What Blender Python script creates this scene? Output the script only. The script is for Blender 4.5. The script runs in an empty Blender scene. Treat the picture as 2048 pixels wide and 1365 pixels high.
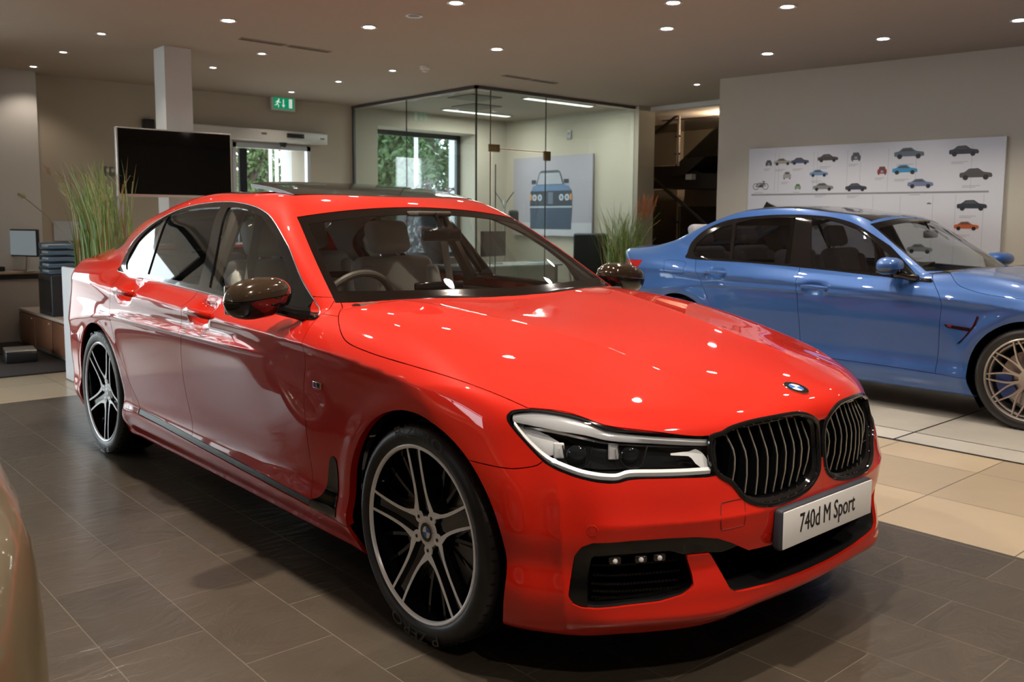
import bpy, bmesh, math, random, copy
import numpy as np
from mathutils import Vector, Matrix
random.seed(7); np.random.seed(7)
SC = bpy.context.scene
COL = SC.collection

# ------------------------------------------------------------------ camera
# world frame = red car frame: x forward, y to the car's left, z up, front axle at x = 0
CAM_F, CAM_SHY = 1802.03, -60.0
CAM_P = (2.2526, -2.5266, 1.3403); YAW, PITCH, ROLL = 2.4178, -0.1011, 0.0065
cd = bpy.data.cameras.new('camera'); cam = bpy.data.objects.new('camera', cd); COL.objects.link(cam)
cd.sensor_fit = 'HORIZONTAL'; cd.sensor_width = 36.0
cd.lens = CAM_F / 2048 * 36.0; cd.shift_y = CAM_SHY / 2048
cd.clip_start = 0.05; cd.clip_end = 300
_f = Vector((math.cos(PITCH)*math.cos(YAW), math.cos(PITCH)*math.sin(YAW), math.sin(PITCH)))
_r = _f.cross(Vector((0, 0, 1))).normalized(); _u = _r.cross(_f)
_r2 = _r*math.cos(ROLL) + _u*math.sin(ROLL); _u2 = -_r*math.sin(ROLL) + _u*math.cos(ROLL)
_m = Matrix((_r2, _u2, -_f)).transposed().to_4x4(); _m.translation = Vector(CAM_P)
cam.matrix_world = _m
SC.camera = cam
cd.dof.use_dof = True; cd.dof.focus_distance = 3.3; cd.dof.aperture_fstop = 5.0

# ------------------------------------------------------------------ world, sky, colour management
SC.view_settings.view_transform = 'Standard'; SC.view_settings.look = 'None'
SC.view_settings.exposure = 0.0; SC.view_settings.gamma = 1.0; SC.view_settings.use_curve_mapping = False
wd = bpy.data.worlds.new('world'); SC.world = wd; wd.use_nodes = True
nt = wd.node_tree; bg = nt.nodes['Background']
sky = nt.nodes.new('ShaderNodeTexSky'); sky.sky_type = 'HOSEK_WILKIE'; sky.turbidity = 6; sky.ground_albedo = 0.3
sky.sun_direction = Vector((-0.4, -0.5, 0.6)).normalized()
mx = nt.nodes.new('ShaderNodeMix'); mx.data_type = 'RGBA'; mx.inputs[0].default_value = 0.75
mx.inputs[7].default_value = (0.9, 0.95, 1.0, 1)
nt.links.new(sky.outputs[0], mx.inputs[6]); nt.links.new(mx.outputs[2], bg.inputs[0]); bg.inputs[1].default_value = 8.0

# ------------------------------------------------------------------ large lights (the showroom's own lamps and glazing)
def area_light(name, loc, rot, sx, sy, power, color=(1, 1, 1), spread=180):
    l = bpy.data.lights.new(name, 'AREA'); l.shape = 'RECTANGLE'; l.size = sx; l.size_y = sy
    l.energy = power; l.color = color; l.spread = math.radians(spread)
    o = bpy.data.objects.new(name, l); o.location = loc; o.rotation_euler = rot; COL.objects.link(o); return o
CEIL = 2.9
# downlights: (x, y, big) on the ceiling; the lamp light itself is made in downlight()
# ------------------------------------------------------------------ materials
MATS = {}
def mat(name, color=(0.8, 0.8, 0.8), rough=0.5, metal=0.0, coat=0.0, emit=None, estr=1.0, spec=0.5, bump=None, ior=None, var=0.0, vscale=8.0):
    if name in MATS: return MATS[name]
    m = bpy.data.materials.new(name); m.use_nodes = True; n = m.node_tree.nodes; L = m.node_tree.links
    b = n['Principled BSDF']; b.inputs['Base Color'].default_value = (*color, 1)
    b.inputs['Roughness'].default_value = rough; b.inputs['Metallic'].default_value = metal
    b.inputs['Coat Weight'].default_value = coat; b.inputs['Coat Roughness'].default_value = 0.02
    b.inputs['Specular IOR Level'].default_value = spec
    if ior: b.inputs['IOR'].default_value = ior
    if emit: b.inputs['Emission Color'].default_value = (*emit, 1); b.inputs['Emission Strength'].default_value = estr
    if var > 0:
        t = n.new('ShaderNodeTexNoise'); t.inputs['Scale'].default_value = vscale; t.inputs['Detail'].default_value = 4
        tc = n.new('ShaderNodeTexCoord'); L.new(tc.outputs['Object'], t.inputs['Vector'])
        mixn = n.new('ShaderNodeMix'); mixn.data_type = 'RGBA'
        mixn.inputs[6].default_value = (*[c*(1-var) for c in color], 1); mixn.inputs[7].default_value = (*[min(1, c*(1+var)) for c in color], 1)
        L.new(t.outputs['Fac'], mixn.inputs[0]); L.new(mixn.outputs[2], b.inputs['Base Color'])
    if bump:
        t = n.new('ShaderNodeTexNoise'); t.inputs['Scale'].default_value = bump[0]; t.inputs['Detail'].default_value = 3
        tc = n.new('ShaderNodeTexCoord'); L.new(tc.outputs['Object'], t.inputs['Vector'])
        bp = n.new('ShaderNodeBump'); bp.inputs['Strength'].default_value = bump[1]; bp.inputs['Distance'].default_value = 0.01
        L.new(t.outputs['Fac'], bp.inputs['Height']); L.new(bp.outputs['Normal'], b.inputs['Normal'])
    MATS[name] = m; return m
def glass_mat(name, tint=(0.8, 0.85, 0.84), refl=1.0, rough=0.0):
    if name in MATS: return MATS[name]
    m = bpy.data.materials.new(name); m.use_nodes = True; n = m.node_tree.nodes; L = m.node_tree.links
    n.clear(); out = n.new('ShaderNodeOutputMaterial'); mx = n.new('ShaderNodeMixShader'); tr = n.new('ShaderNodeBsdfTransparent')
    gl = n.new('ShaderNodeBsdfGlossy'); gl.inputs['Roughness'].default_value = rough; tr.inputs[0].default_value = (*tint, 1)
    ge = n.new('ShaderNodeNewGeometry'); dt = n.new('ShaderNodeVectorMath'); dt.operation = 'DOT_PRODUCT'; L.new(ge.outputs['Normal'], dt.inputs[0]); L.new(ge.outputs['Incoming'], dt.inputs[1])
    def mth(op, a, b_=None):
        q = n.new('ShaderNodeMath'); q.operation = op; q.use_clamp = op == 'MULTIPLY_ADD'
        for i, v in enumerate((a, b_)):
            if v is None: continue
            if isinstance(v, (int, float)): q.inputs[i].default_value = v
            else: L.new(v, q.inputs[i])
        return q
    c1 = mth('ABSOLUTE', dt.outputs['Value']); c2 = mth('SUBTRACT', 1.0, c1.outputs[0]); c3 = mth('POWER', c2.outputs[0], 5.0); c4 = mth('MULTIPLY_ADD', c3.outputs[0], .94*refl); c4.inputs[2].default_value = .045*refl
    L.new(c4.outputs[0], mx.inputs[0]); L.new(tr.outputs[0], mx.inputs[1]); L.new(gl.outputs[0], mx.inputs[2])
    L.new(mx.outputs[0], out.inputs[0]); MATS[name] = m; return m

# ------------------------------------------------------------------ object helpers
def tag(o, label=None, cat=None, group=None, kind=None):
    if label: o['label'] = label
    if cat: o['category'] = cat
    if group: o['group'] = group
    if kind: o['kind'] = kind
    return o
def empty(name, loc=(0, 0, 0), rz=0.0, label=None, cat=None, group=None):
    o = bpy.data.objects.new(name, None); o.empty_display_size = 0.1; o.location = loc; o.rotation_euler = (0, 0, rz)
    COL.objects.link(o); return tag(o, label, cat, group)
def link_mesh(name, me, m, parent=None):
    o = bpy.data.objects.new(name, me); COL.objects.link(o)
    if m is not None:
        for q in (m if isinstance(m, (list, tuple)) else [m]): me.materials.append(q)
    if parent is not None: o.parent = parent
    return o
class MB:
    """collects boxes, tubes, lathes and prisms into one mesh"""
    def __init__(s): s.v, s.f, s.s = [], [], []
    def add(s, vs, fs, smooth=False, M=None):
        k = len(s.v)
        for p in vs: s.v.append(tuple(M @ Vector(p)) if M is not None else tuple(p))
        for f in fs: s.f.append([i+k for i in f]); s.s.append(smooth)
        return s
    def box(s, c, d, M=None, rz=0.0):
        x, y, z = d[0]/2, d[1]/2, d[2]/2; ca, sa = math.cos(rz), math.sin(rz)
        vs = []
        for sx, sy, sz in ((-1,-1,-1),(1,-1,-1),(1,1,-1),(-1,1,-1),(-1,-1,1),(1,-1,1),(1,1,1),(-1,1,1)):
            a, b = sx*x, sy*y; vs.append((c[0]+a*ca-b*sa, c[1]+a*sa+b*ca, c[2]+sz*z))
        return s.add(vs, [(0,3,2,1),(4,5,6,7),(0,1,5,4),(1,2,6,5),(2,3,7,6),(3,0,4,7)], False, M)
    def rbox(s, c, d, r, M=None, seg=3):
        """box with rounded edges via bmesh bevel"""
        bm = bmesh.new(); bmesh.ops.create_cube(bm, size=1.0)
        for v in bm.verts: v.co = Vector((c[0]+v.co.x*d[0], c[1]+v.co.y*d[1], c[2]+v.co.z*d[2]))
        bmesh.ops.bevel(bm, geom=list(bm.edges), offset=min(r, min(d)*0.49), segments=seg, profile=0.5, affect='EDGES')
        bm.verts.index_update(); vs = [v.co.copy() for v in bm.verts]; fs = [[v.index for v in f.verts] for f in bm.faces]; bm.free()
        return s.add(vs, fs, True, M)
    def prism(s, poly, z0, z1, M=None, smooth=False):
        n = len(poly); vs = [(p[0], p[1], z0) for p in poly]+[(p[0], p[1], z1) for p in poly]
        fs = [list(range(n))[::-1], list(range(n, 2*n))]+[[i, (i+1) % n, n+(i+1) % n, n+i] for i in range(n)]
        s.add(vs, fs[:2], False, M); k = len(s.v)-2*n
        for f in fs[2:]: s.f.append([i+k for i in f]); s.s.append(smooth)
        return s
    def tube(s, pts, r, n=8, M=None, cap=True, closed=False):
        pts = [Vector(p) for p in pts]; rr = r if isinstance(r, (list, tuple)) else [r]*len(pts)
        vs, fs = [], []; up = None; N = len(pts)
        for i, p in enumerate(pts):
            if closed: t = (pts[(i+1) % N]-pts[i-1]).normalized()
            else: t = (pts[min(i+1, N-1)]-pts[max(i-1, 0)]).normalized()
            if up is None: up = Vector((0, 0, 1)) if abs(t.z) < 0.9 else Vector((1, 0, 0))
            a = t.cross(up).normalized(); up = a.cross(t).normalized()
            for k in range(n):
                th = 2*math.pi*k/n; vs.append(p+a*math.cos(th)*rr[i]+up*math.sin(th)*rr[i])
        for i in range(N if closed else N-1):
            j = (i+1) % N
            for k in range(n): fs.append((i*n+k, i*n+(k+1) % n, j*n+(k+1) % n, j*n+k))
        if cap and not closed: fs.append(tuple(range(n))[::-1]); fs.append(tuple((N-1)*n+k for k in range(n)))
        return s.add(vs, fs, True, M)
    def lathe(s, prof, n=32, M=None, arc=None, smooth=True):
        """profile [(r, z)] round z"""
        vs, fs = [], []; m = len(prof); a0, a1 = arc or (0, 2*math.pi); full = arc is None; cnt = n if full else n+1
        for i in range(cnt):
            th = a0+(a1-a0)*i/n; c, sn = math.cos(th), math.sin(th)
            for r, z in prof: vs.append((r*c, r*sn, z))
        for i in range(n):
            j = (i+1) % n if full else i+1
            for k in range(m-1): fs.append((i*m+k, j*m+k, j*m+k+1, i*m+k+1))
        return s.add(vs, fs, smooth, M)
    def quad(s, a, b, c, d, M=None): return s.add([a, b, c, d], [(0, 1, 2, 3)], False, M)
    def build(s, name, m=None, parent=None, fix=True, sharp=35):
        me = bpy.data.meshes.new(name); me.from_pydata(s.v, [], s.f); me.polygons.foreach_set('use_smooth', s.s)
        if fix:
            bm = bmesh.new(); bm.from_mesh(me); bmesh.ops.recalc_face_normals(bm, faces=bm.faces); bm.to_mesh(me); bm.free()
        try: me.set_sharp_from_angle(angle=math.radians(sharp))
        except Exception: pass
        me.update(); return link_mesh(name, me, m, parent)
def part(name, mb, m, parent): return mb.build(name, m, parent)
def copy_tree(o, parent=None):
    c = o.copy(); COL.objects.link(c); c.parent = parent
    for ch in list(o.children): copy_tree(ch, c)
    return c
def catmull(P, n=6, closed=False):
    P = [np.array(p, float) for p in P]; N = len(P); out = []
    for i in range(N if closed else N-1):
        if closed: a, b, c, d = P[i-1], P[i], P[(i+1) % N], P[(i+2) % N]
        else: a, b, c, d = P[max(i-1, 0)], P[i], P[i+1], P[min(i+2, N-1)]
        for k in range(n):
            t = k/n; out.append(0.5*((2*b)+(-a+c)*t+(2*a-5*b+4*c-d)*t*t+(-a+3*b-3*c+d)*t**3))
    if not closed: out.append(P[-1])
    return out
class Sp:
    """natural cubic spline, linear outside"""
    def __init__(s,x,y):
        x=np.array(x,float);y=np.array(y,float);n=len(x);h=np.diff(x)
        A=np.zeros((n,n));b=np.zeros((n,)+y.shape[1:]);A[0,0]=A[-1,-1]=1
        for i in range(1,n-1):
            A[i,i-1]=h[i-1];A[i,i]=2*(h[i-1]+h[i]);A[i,i+1]=h[i]
            b[i]=6*((y[i+1]-y[i])/h[i]-(y[i]-y[i-1])/h[i-1])
        s.x,s.y,s.m,s.h=x,y,np.linalg.solve(A,b),h
    def __call__(s,t):
        t=np.asarray(t,float);x,y,m=s.x,s.y,s.m
        tc=np.clip(t,x[0],x[-1]);i=np.clip(np.searchsorted(x,tc)-1,0,len(x)-2)
        h=s.h[i];a=(x[i+1]-tc)/h;b=(tc-x[i])/h
        v=a*y[i]+b*y[i+1]+((a**3-a)*m[i]+(b**3-b)*m[i+1])*h*h/6
        d0=(y[1]-y[0])/s.h[0]-s.h[0]*(2*m[0]+m[1])/6;d1=(y[-1]-y[-2])/s.h[-1]+s.h[-1]*(2*m[-1]+m[-2])/6
        return v+np.where(t<x[0],(t-x[0])*d0,0)+np.where(t>x[-1],(t-x[-1])*d1,0)
class Sp2:
    """rows: values at xs (rows) by ys (cols)"""
    def __init__(s,xs,ys,V):
        V=np.array(V,float);s.ys=np.array(ys,float);n=len(ys);s.col=[Sp(xs,V[:,j]) for j in range(n)]
        s.B=[Sp(ys,np.eye(n)[j]) for j in range(n)]
    def __call__(s,x,y):
        r=0
        for c,b in zip(s.col,s.B): r=r+c(x)*b(y)
        return r
def smax(a,b,k):
    h=np.maximum(k-np.abs(a-b),0)/k
    return np.maximum(a,b)+h*h*k/4
def smin(a,b,k): return -smax(-a,-b,k)
def sstep(a,b,x):
    t=np.clip((x-a)/(b-a),0,1);return t*t*(3-2*t)
def bump(x,c,w): return np.exp(-((x-c)/w)**2)
def grad(F,P,h=1e-3):
    G=np.empty_like(P)
    for i in range(3):
        d=np.zeros(3);d[i]=h;G[:,i]=(F(P+d)-F(P-d))/(2*h)
    return G
def makeF(D):
    Wm=Sp(D['wx'],D['wv']);prof=Sp(D['pz'],D['pv']);zcr=Sp(D['cx'],D['cv']);Hd=Sp2(D['hx'],D['hy'],D['hv'])
    belt=Sp(D['bx'],D['bv']);dx=Sp2(D['fz'],D['fy'],D['fv']);ox=Sp(D['oz'],D['ov']);rx=Sp(D['rz'],D['rv']);rd=Sp(D['ry'],D['rd']);Rc=Sp(D['qx'],D['qv'])
    domey=Sp(*D['domey']) if 'dome' in D else None
    x0=D['x0'];g=D['g'];w=D['w'];b=D['b'];kc=D['kc'];xt=D['xt'];hx0,hx1=D['hx'][0],D['hx'][-1]
    def F(P):
        x,y,z=P[:,0],np.abs(P[:,1]),P[:,2]
        up=np.maximum(z-zcr(x),0);dz=z-zcr(x)
        W=Wm(x)-prof(z)-(D['sh'][0]*up+D['sh'][1]*up*up)
        W=W+D['cat'][0]*bump(dz,0,.02)-D['cat'][1]*bump(dz,-.07,.06)
        for cx,cz in D['arch']:
            r=np.hypot(x-cx,z-cz);W=W+D.get('fl',.006)*bump(r,.42,.05)
        side=y-W
        t=sstep(xt[0],xt[1],x)
        dome=0
        if 'dome' in D:
            dd=y-domey(x);dome=D['dome']*np.exp(-np.sqrt(dd*dd+4e-6)/.05)*sstep(-.75,-.45,x)*sstep(.72,.4,x)
        yc=np.minimum(y,1.0)
        H=(Hd(np.clip(x,hx0,hx1+.04),yc)+dome)*t+(belt(x)-.05*sstep(.8,.95,y))*(1-t)
        top=(z-H)*.97
        fr=(x-(x0+ox(z)-dx(np.clip(z,D['fz'][0]-.05,D['fz'][-1]+.05),yc)))*.75
        re=(rx(z)+rd(yc)-x)*.85
        L=smax(side,top,.07);L=smax(L,fr,.05);L=smax(L,re,.06)
        L=smax(L,(D['zb']-z),.03)
        g0=g[0]-g[2]*(z-g[1])-g[3]*np.maximum(z-1.25,0)**2-g[4]*sstep(g[5],g[5]-1.8,x)**1.3-g[6]*sstep(-1.3,-.5,x)
        gs=(y-g0)*.876
        R=Rc(x)-D['qc'][0]*(y/.6)**2-D['qc'][1]*(y/.62)**6
        gr=(z-R)*.95
        xw=w[0]-w[1]*(y/.77)**2.2-(z-w[2])*w[3]-w[4]*np.maximum(z-1.15,0)**2
        gw=(x-xw)*.47
        gb=(b[0]+(z-1.05)*b[1]-x)*.37
        G=smax(gs,gr,.10);G=smax(G,gw,.04);G=smax(G,gb,.05)
        G=smax(G,.8-z,.02)
        k=kc[0]+kc[1]*sstep(kc[2],kc[3],x)
        return smin(L,G,k)
    return F
# ------------------------------------------------------------------ implicit surface -> quads, and cutting it into panels
def surface_nets(F, lo, hi, h):
    lo = np.array(lo, float); n = np.ceil((np.array(hi)-lo)/h).astype(int)
    B = 4; nb = (n+B-1)//B; n = nb*B
    gx = [np.arange(k) for k in nb]; G = np.stack(np.meshgrid(*gx, indexing='ij'), -1).reshape(-1, 3)
    cen = lo+(G*B+B/2)*h; fv = F(cen); near = np.abs(fv) < B*h*6; gm = np.ones(len(cen)); gm[near] = np.maximum(1, np.linalg.norm(grad(F, cen[near], h), axis=1)); act = np.abs(fv) < B*h*1.1*gm
    val = np.ones(tuple(n+1), np.float32)
    sgn = np.repeat(np.repeat(np.repeat(np.sign(fv).reshape(nb), B, 0), B, 1), B, 2); val[:-1, :-1, :-1] = sgn
    need = np.zeros(tuple(n+1), bool)
    for b in G[act]:
        a = b*B; need[a[0]:a[0]+B+1, a[1]:a[1]+B+1, a[2]:a[2]+B+1] = True
    idx = np.argwhere(need); out = np.empty(len(idx))
    for i in range(0, len(idx), 200000): out[i:i+200000] = F(lo+idx[i:i+200000]*h)
    val[tuple(idx.T)] = out
    nodes = np.zeros(tuple(n), bool)
    for b in G[act]:
        a = b*B; nodes[a[0]:a[0]+B, a[1]:a[1]+B, a[2]:a[2]+B] = True
    neg = val < 0
    c8 = [neg[i:i+n[0], j:j+n[1], k:k+n[2]] for i in (0, 1) for j in (0, 1) for k in (0, 1)]
    cnt = sum(c.astype(np.int8) for c in c8); cell = (cnt > 0) & (cnt < 8) & nodes
    ci = np.argwhere(cell); vid = -np.ones(tuple(n), int); vid[tuple(ci.T)] = np.arange(len(ci))
    acc = np.zeros((len(ci), 3)); w = np.zeros(len(ci)); quads = []
    for ax in range(3):
        for o1 in (0, 1):
            for o2 in (0, 1):
                d = [0, 0, 0]; d[(ax+1) % 3] = o1; d[(ax+2) % 3] = o2; p = ci+d; q = p.copy(); q[:, ax] += 1
                a, b = val[tuple(p.T)], val[tuple(q.T)]; m = (a < 0) != (b < 0); t = np.where(m, a/np.where(m, a-b, 1), 0)
                pos = p.astype(float); pos[:, ax] += t; acc[m] += pos[m]; w[m] += 1
        sl = [slice(0, n[0]), slice(0, n[1]), slice(0, n[2])]; s2 = list(sl); s2[ax] = slice(1, n[ax]+1)
        na, nbb = neg[tuple(sl)], neg[tuple(s2)]; e = np.argwhere(na != nbb)
        u, v = (ax+1) % 3, (ax+2) % 3; e = e[(e[:, u] > 0) & (e[:, v] > 0)]
        def g(du, dv):
            k = e.copy(); k[:, u] += du; k[:, v] += dv; return vid[tuple(k.T)]
        q = np.stack([g(-1, -1), g(0, -1), g(0, 0), g(-1, 0)], 1); fl = ~na[tuple(e.T)]
        q[fl] = q[fl][:, ::-1]; quads.append(q[(q >= 0).all(1)])
    V = lo+acc/w[:, None]*h; Q = np.concatenate(quads)
    for _ in range(3): V = newton(F, V, h)
    return V, Q
def newton(F, V, lim):
    g = grad(F, V); f = F(V); s = f/np.maximum((g*g).sum(1), .05); s = np.clip(s, -lim, lim)
    return V-g*s[:, None]
def surf_pts(F, B_, D_, t0=0.0, t1=1.2, n=121):
    """batched ray hits; misses give nan"""
    B_, D_ = np.atleast_2d(B_).astype(float), np.atleast_2d(D_).astype(float); D_ = np.broadcast_to(D_, B_.shape); t = np.linspace(t0, t1, n)
    v = F((B_[:, None]+t[None, :, None]*D_[:, None]).reshape(-1, 3)).reshape(len(B_), n); c = (v[:, :-1] > 0) & (v[:, 1:] <= 0); ok = c.any(1); i = c.argmax(1)
    a, b = t[i].copy(), t[i+1].copy()
    for _ in range(18):
        m = (a+b)/2; pos = F(B_+m[:, None]*D_) > 0; a = np.where(pos, m, a); b = np.where(pos, b, m)
    P = B_+a[:, None]*D_; P[~ok] = np.nan; return P
class Surf:
    """vertex store of one body skin; panels are index arrays (tris repeat their last index)"""
    def __init__(s, F, V, Q): s.F, s.V, s.Q = F, V, Q
    def split(s, Q, f):
        """f(P) -> scalar; returns (inside f<0, outside)"""
        if len(Q) == 0: return Q, Q
        val = f(s.V); val = np.where(np.abs(val) < 2e-5, -2e-5, val); ins = val < 0; c = ins[Q].sum(1)
        Qi, Qo, Qm = Q[c == 4], Q[c == 0], Q[(c > 0) & (c < 4)]
        new, cache, ai, ao = [], {}, [], []; base = len(s.V); V = s.V
        def cut(a, b):
            k = (a, b) if a < b else (b, a)
            if k not in cache:
                t = val[k[0]]/(val[k[0]]-val[k[1]]); cache[k] = base+len(new); new.append(V[k[0]]*(1-t)+V[k[1]]*t)
            return cache[k]
        for q in Qm.tolist():
            if q[2] == q[3]: q = q[:3]
            pi, po = [], []; n = len(q)
            for i in range(n):
                a, b = q[i], q[(i+1) % n]
                (pi if ins[a] else po).append(a)
                if ins[a] != ins[b]: c_ = cut(a, b); pi.append(c_); po.append(c_)
            for src, dst in ((pi, ai), (po, ao)):
                k = 1
                while k+1 < len(src):
                    if k+2 < len(src): dst.append((src[0], src[k], src[k+1], src[k+2])); k += 2
                    else: dst.append((src[0], src[k], src[k+1], src[k+1])); k += 1
        if new: s.V = np.concatenate([s.V, np.array(new)])
        cat = lambda Q_, l: np.concatenate([Q_, np.array(l, int).reshape(-1, 4)]) if l else Q_
        return cat(Qi, ai), cat(Qo, ao)
    def take(s, Q, fields):
        """cut the intersection of all fields<0 out of Q -> (piece, rest)"""
        rest = []
        for f in fields:
            Q, o = s.split(Q, f); rest.append(o)
        return Q, np.concatenate(rest)
def poly_field(poly, proj):
    """signed distance (negative inside) to a closed 2D polygon in the projection proj(P)->(n,2)"""
    A = np.array(poly, float); B = np.roll(A, -1, 0)
    lo, hi = A.min(0)-.06, A.max(0)+.06
    def f(P):
        p = proj(P); out = np.full(len(p), .05); m = ((p > lo) & (p < hi)).all(1); q = p[m]
        d = np.full(len(q), 1e9); ins = np.zeros(len(q), bool)
        for a, b in zip(A, B):
            e = b-a; w = q-a; t = np.clip((w@e)/max(e@e, 1e-12), 0, 1); d = np.minimum(d, np.hypot(*(w-t[:, None]*e).T))
            c = (a[1] > q[:, 1]) != (b[1] > q[:, 1])
            ins ^= c & (q[:, 0] < (b[0]-a[0])*(q[:, 1]-a[1])/np.where(c, b[1]-a[1], 1)+a[0])
        out[m] = np.where(ins, -d, d); return out
    return f
PXZ = lambda P: P[:, [0, 2]]
PYZ = lambda P: np.stack([np.abs(P[:, 1]), P[:, 2]], 1)
PUZ = lambda P: np.stack([P[:, 0]-np.abs(P[:, 1]), P[:, 2]], 1)
PXY = lambda P: np.stack([P[:, 0], np.abs(P[:, 1])], 1)
AY = lambda P: np.abs(P[:, 1])
def panel_arrays(S, Q, gap=0.0015, lip=0.012, off=0.0, liproll=None):
    """compact verts + normals of a panel with a shrunken outline and an inward lip"""
    u, inv = np.unique(Q, return_inverse=True); Q = inv.reshape(Q.shape); V = S.V[u].copy()
    V = newton(S.F, V, .004); G = grad(S.F, V); N = G/np.maximum(np.linalg.norm(G, axis=1), 1e-9)[:, None]
    keep = np.abs(S.V[u][:, 1]) < 1e-6; V[keep, 1] = 0; N[keep, 1] = 0
    faces = []
    ed = {}
    for q in Q.tolist():
        if q[2] == q[3]: q = q[:3]
        if len(set(q)) < 3: continue
        faces.append(q)
        for i in range(len(q)):
            a, b = q[i], q[(i+1) % len(q)]; ed[(a, b)] = 1
    bd = [(a, b) for a, b in ed if (b, a) not in ed and not (keep[a] and keep[b])]
    if bd and (gap > 0 or lip > 0):
        E = np.array(bd); d = V[E[:, 1]]-V[E[:, 0]]; d /= np.maximum(np.linalg.norm(d, axis=1), 1e-9)[:, None]
        nm = N[E[:, 0]]+N[E[:, 1]]; inw = np.cross(nm, d); acc = np.zeros_like(V)
        np.add.at(acc, E[:, 0], inw); np.add.at(acc, E[:, 1], inw)
        l = np.linalg.norm(acc, axis=1); m = l > 1e-9; acc[m] /= l[m][:, None]; acc[keep, 1] = 0
        V = V+acc*gap
    V = V-N*off
    if bd and lip > 0:
        bs = sorted({i for e in bd for i in e}); mp = {b: len(V)+k for k, b in enumerate(bs)}; nb = len(bs)
        top = V[bs]; bot = V[bs]-N[bs]*lip if liproll is None else V[bs]+np.array(liproll)*lip
        out = -acc[bs]; V = np.concatenate([V, top, bot]); N = np.concatenate([N, out, out])
        for a, b in bd: faces.append([mp[b], mp[a], mp[a]+nb, mp[b]+nb])
    return V, N, faces
def skin_object(name, V, N, faces, m, parent, mirror=None):
    """mirror: None = as is, 'flip' = the other side, 'both' = joined across the centre line"""
    if mirror == 'flip':
        V = V*[1, -1, 1]; N = N*[1, -1, 1]; faces = [f[::-1] for f in faces]
    elif mirror == 'both':
        k = len(V); V = np.concatenate([V, V*[1, -1, 1]]); N = np.concatenate([N, N*[1, -1, 1]]); faces = faces+[[i+k for i in f[::-1]] for f in faces]
    me = bpy.data.meshes.new(name); me.from_pydata(V.tolist(), [], faces); me.polygons.foreach_set('use_smooth', [True]*len(faces))
    me.update(); me.normals_split_custom_set_from_vertices(N.tolist())
    return link_mesh(name, me, m, parent)
RED=dict(wx=[-4.3,-3.9,-3.5,-3.07,-2.6,-1.9,-1.2,-0.6,-0.2,0.1,0.4,0.7],
 wv=[.86,.905,.935,.951,.951,.946,.945,.947,.946,.951,.945,.92],
 pz=[0.12,0.16,0.2,0.25,0.3,0.36,0.46,0.6,0.75,0.88,1.0],
 pv=[0.1702,0.0752,0.0485,0.0204,0.006,0.018,0.017,0.008,0.002,0.0,0.0],
 cx=[-4.2,-3.5,-2.5,-1.8,-1.5,-0.9,-0.5,0.1,0.6],
 cv=[0.985,0.975,0.955,0.928,0.916,0.894,0.875,0.83,0.78],
 sh=[0.3,4.0],
 hx=[-1.2,-0.8,-0.5,-0.2,0.1,0.4,0.6,0.75,0.86],
 hy=[0,0.2,0.35,0.55,0.75,0.88,0.96],
 hv=[[1.069,1.068,1.0664,1.0581,1.043,1.0171,0.996],[1.0365,1.0398,1.0418,1.0374,1.0194,0.9871,0.9556],[1.01,1.0139,1.019,1.0181,1.0048,0.9659,0.9257],[0.9803,0.9837,0.9882,0.9846,0.9713,0.9347,0.8883],[0.9459,0.947,0.9468,0.9332,0.9097,0.8744,0.835],[0.8952,0.8938,0.8874,0.8612,0.821,0.7928,0.7646],[0.8554,0.8508,0.8392,0.8056,0.7596,0.7263,0.6985],[0.8166,0.8097,0.7916,0.7522,0.7092,0.6651,0.6337],[0.7801,0.7737,0.7514,0.7107,0.6622,0.6136,0.5757]],
 bx=[-4.3,-4.15,-3.9,-3.6,-3.2,-2.95,-2.4,-1.88,-1.6,-1.0,-0.7],
 bv=[1.07,1.09,1.085,1.08,1.062,1.0352,1.02,1.0049,.998,.98,.9752],
 fz=[0.2,0.4,0.6,0.8],
 fy=[0,0.15,0.3,0.42,0.55,0.68,0.78,0.86,0.91,0.95],
 fv=[[0.0109,0.0167,0.028,0.037,0.0872,0.1634,0.2445,0.3601,0.4589,0.6256],[0.0101,0.0096,0.02,0.0434,0.1056,0.1744,0.256,0.3717,0.4572,0.5868],[0.0158,0.0165,0.0368,0.0671,0.1196,0.2008,0.2883,0.4052,0.4849,0.6096],[-0.0024,-0.0003,0.0308,0.0837,0.1718,0.2625,0.3636,0.4802,0.5883,0.7324]],
 oz=[0.12,0.17,0.22,0.3,0.38,0.45,0.52,0.6,0.7,0.77,0.85],
 ov=[-0.1398,-0.0736,-0.027,-0.0004,-0.012,0.0023,0.0042,0.0004,-0.0146,-0.0217,-0.0521],
 x0=0.862,
 rz=[0.15,0.3,0.5,0.7,0.9,1.05],
 rv=[-4.0776,-4.1349,-4.1809,-4.167,-4.1079,-4.077],
 ry=[0,0.3,0.5,0.65,0.78,0.86,0.92,0.95],
 rd=[-0.0115,0.0172,0.0698,0.1482,0.2547,0.3675,0.4623,0.564],
 qx=[-4.0,-3.6,-3.3,-3.0,-2.66,-2.27,-2.0,-1.8,-1.5,-1.2,-0.9],
 qv=[1.1252,1.2886,1.3556,1.4022,1.4604,1.4845,1.4777,1.4781,1.4574,1.407,1.3386],
 qc=[0.0053,0.0336],
 g=[0.8986,0.93,0.5112,0.1,0.3115,-2.6,0.0674],
 w=[-0.5198,0.184,1.0,1.8755,0.251],
 b=[-4.0138,2.5441],
 arch=[[0.0,0.345],[-3.07,0.345]],
 kc=[0.012,0.16,-2.75,-3.7],
 zb=0.165,
 xt=[-0.95,-0.6],
 cat=[0.004,0.006],
 dome=.005,domey=([-.8,-.38,.014,.35,.504,.7],[.60,.50,.389,.335,.331,.30]))
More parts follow.
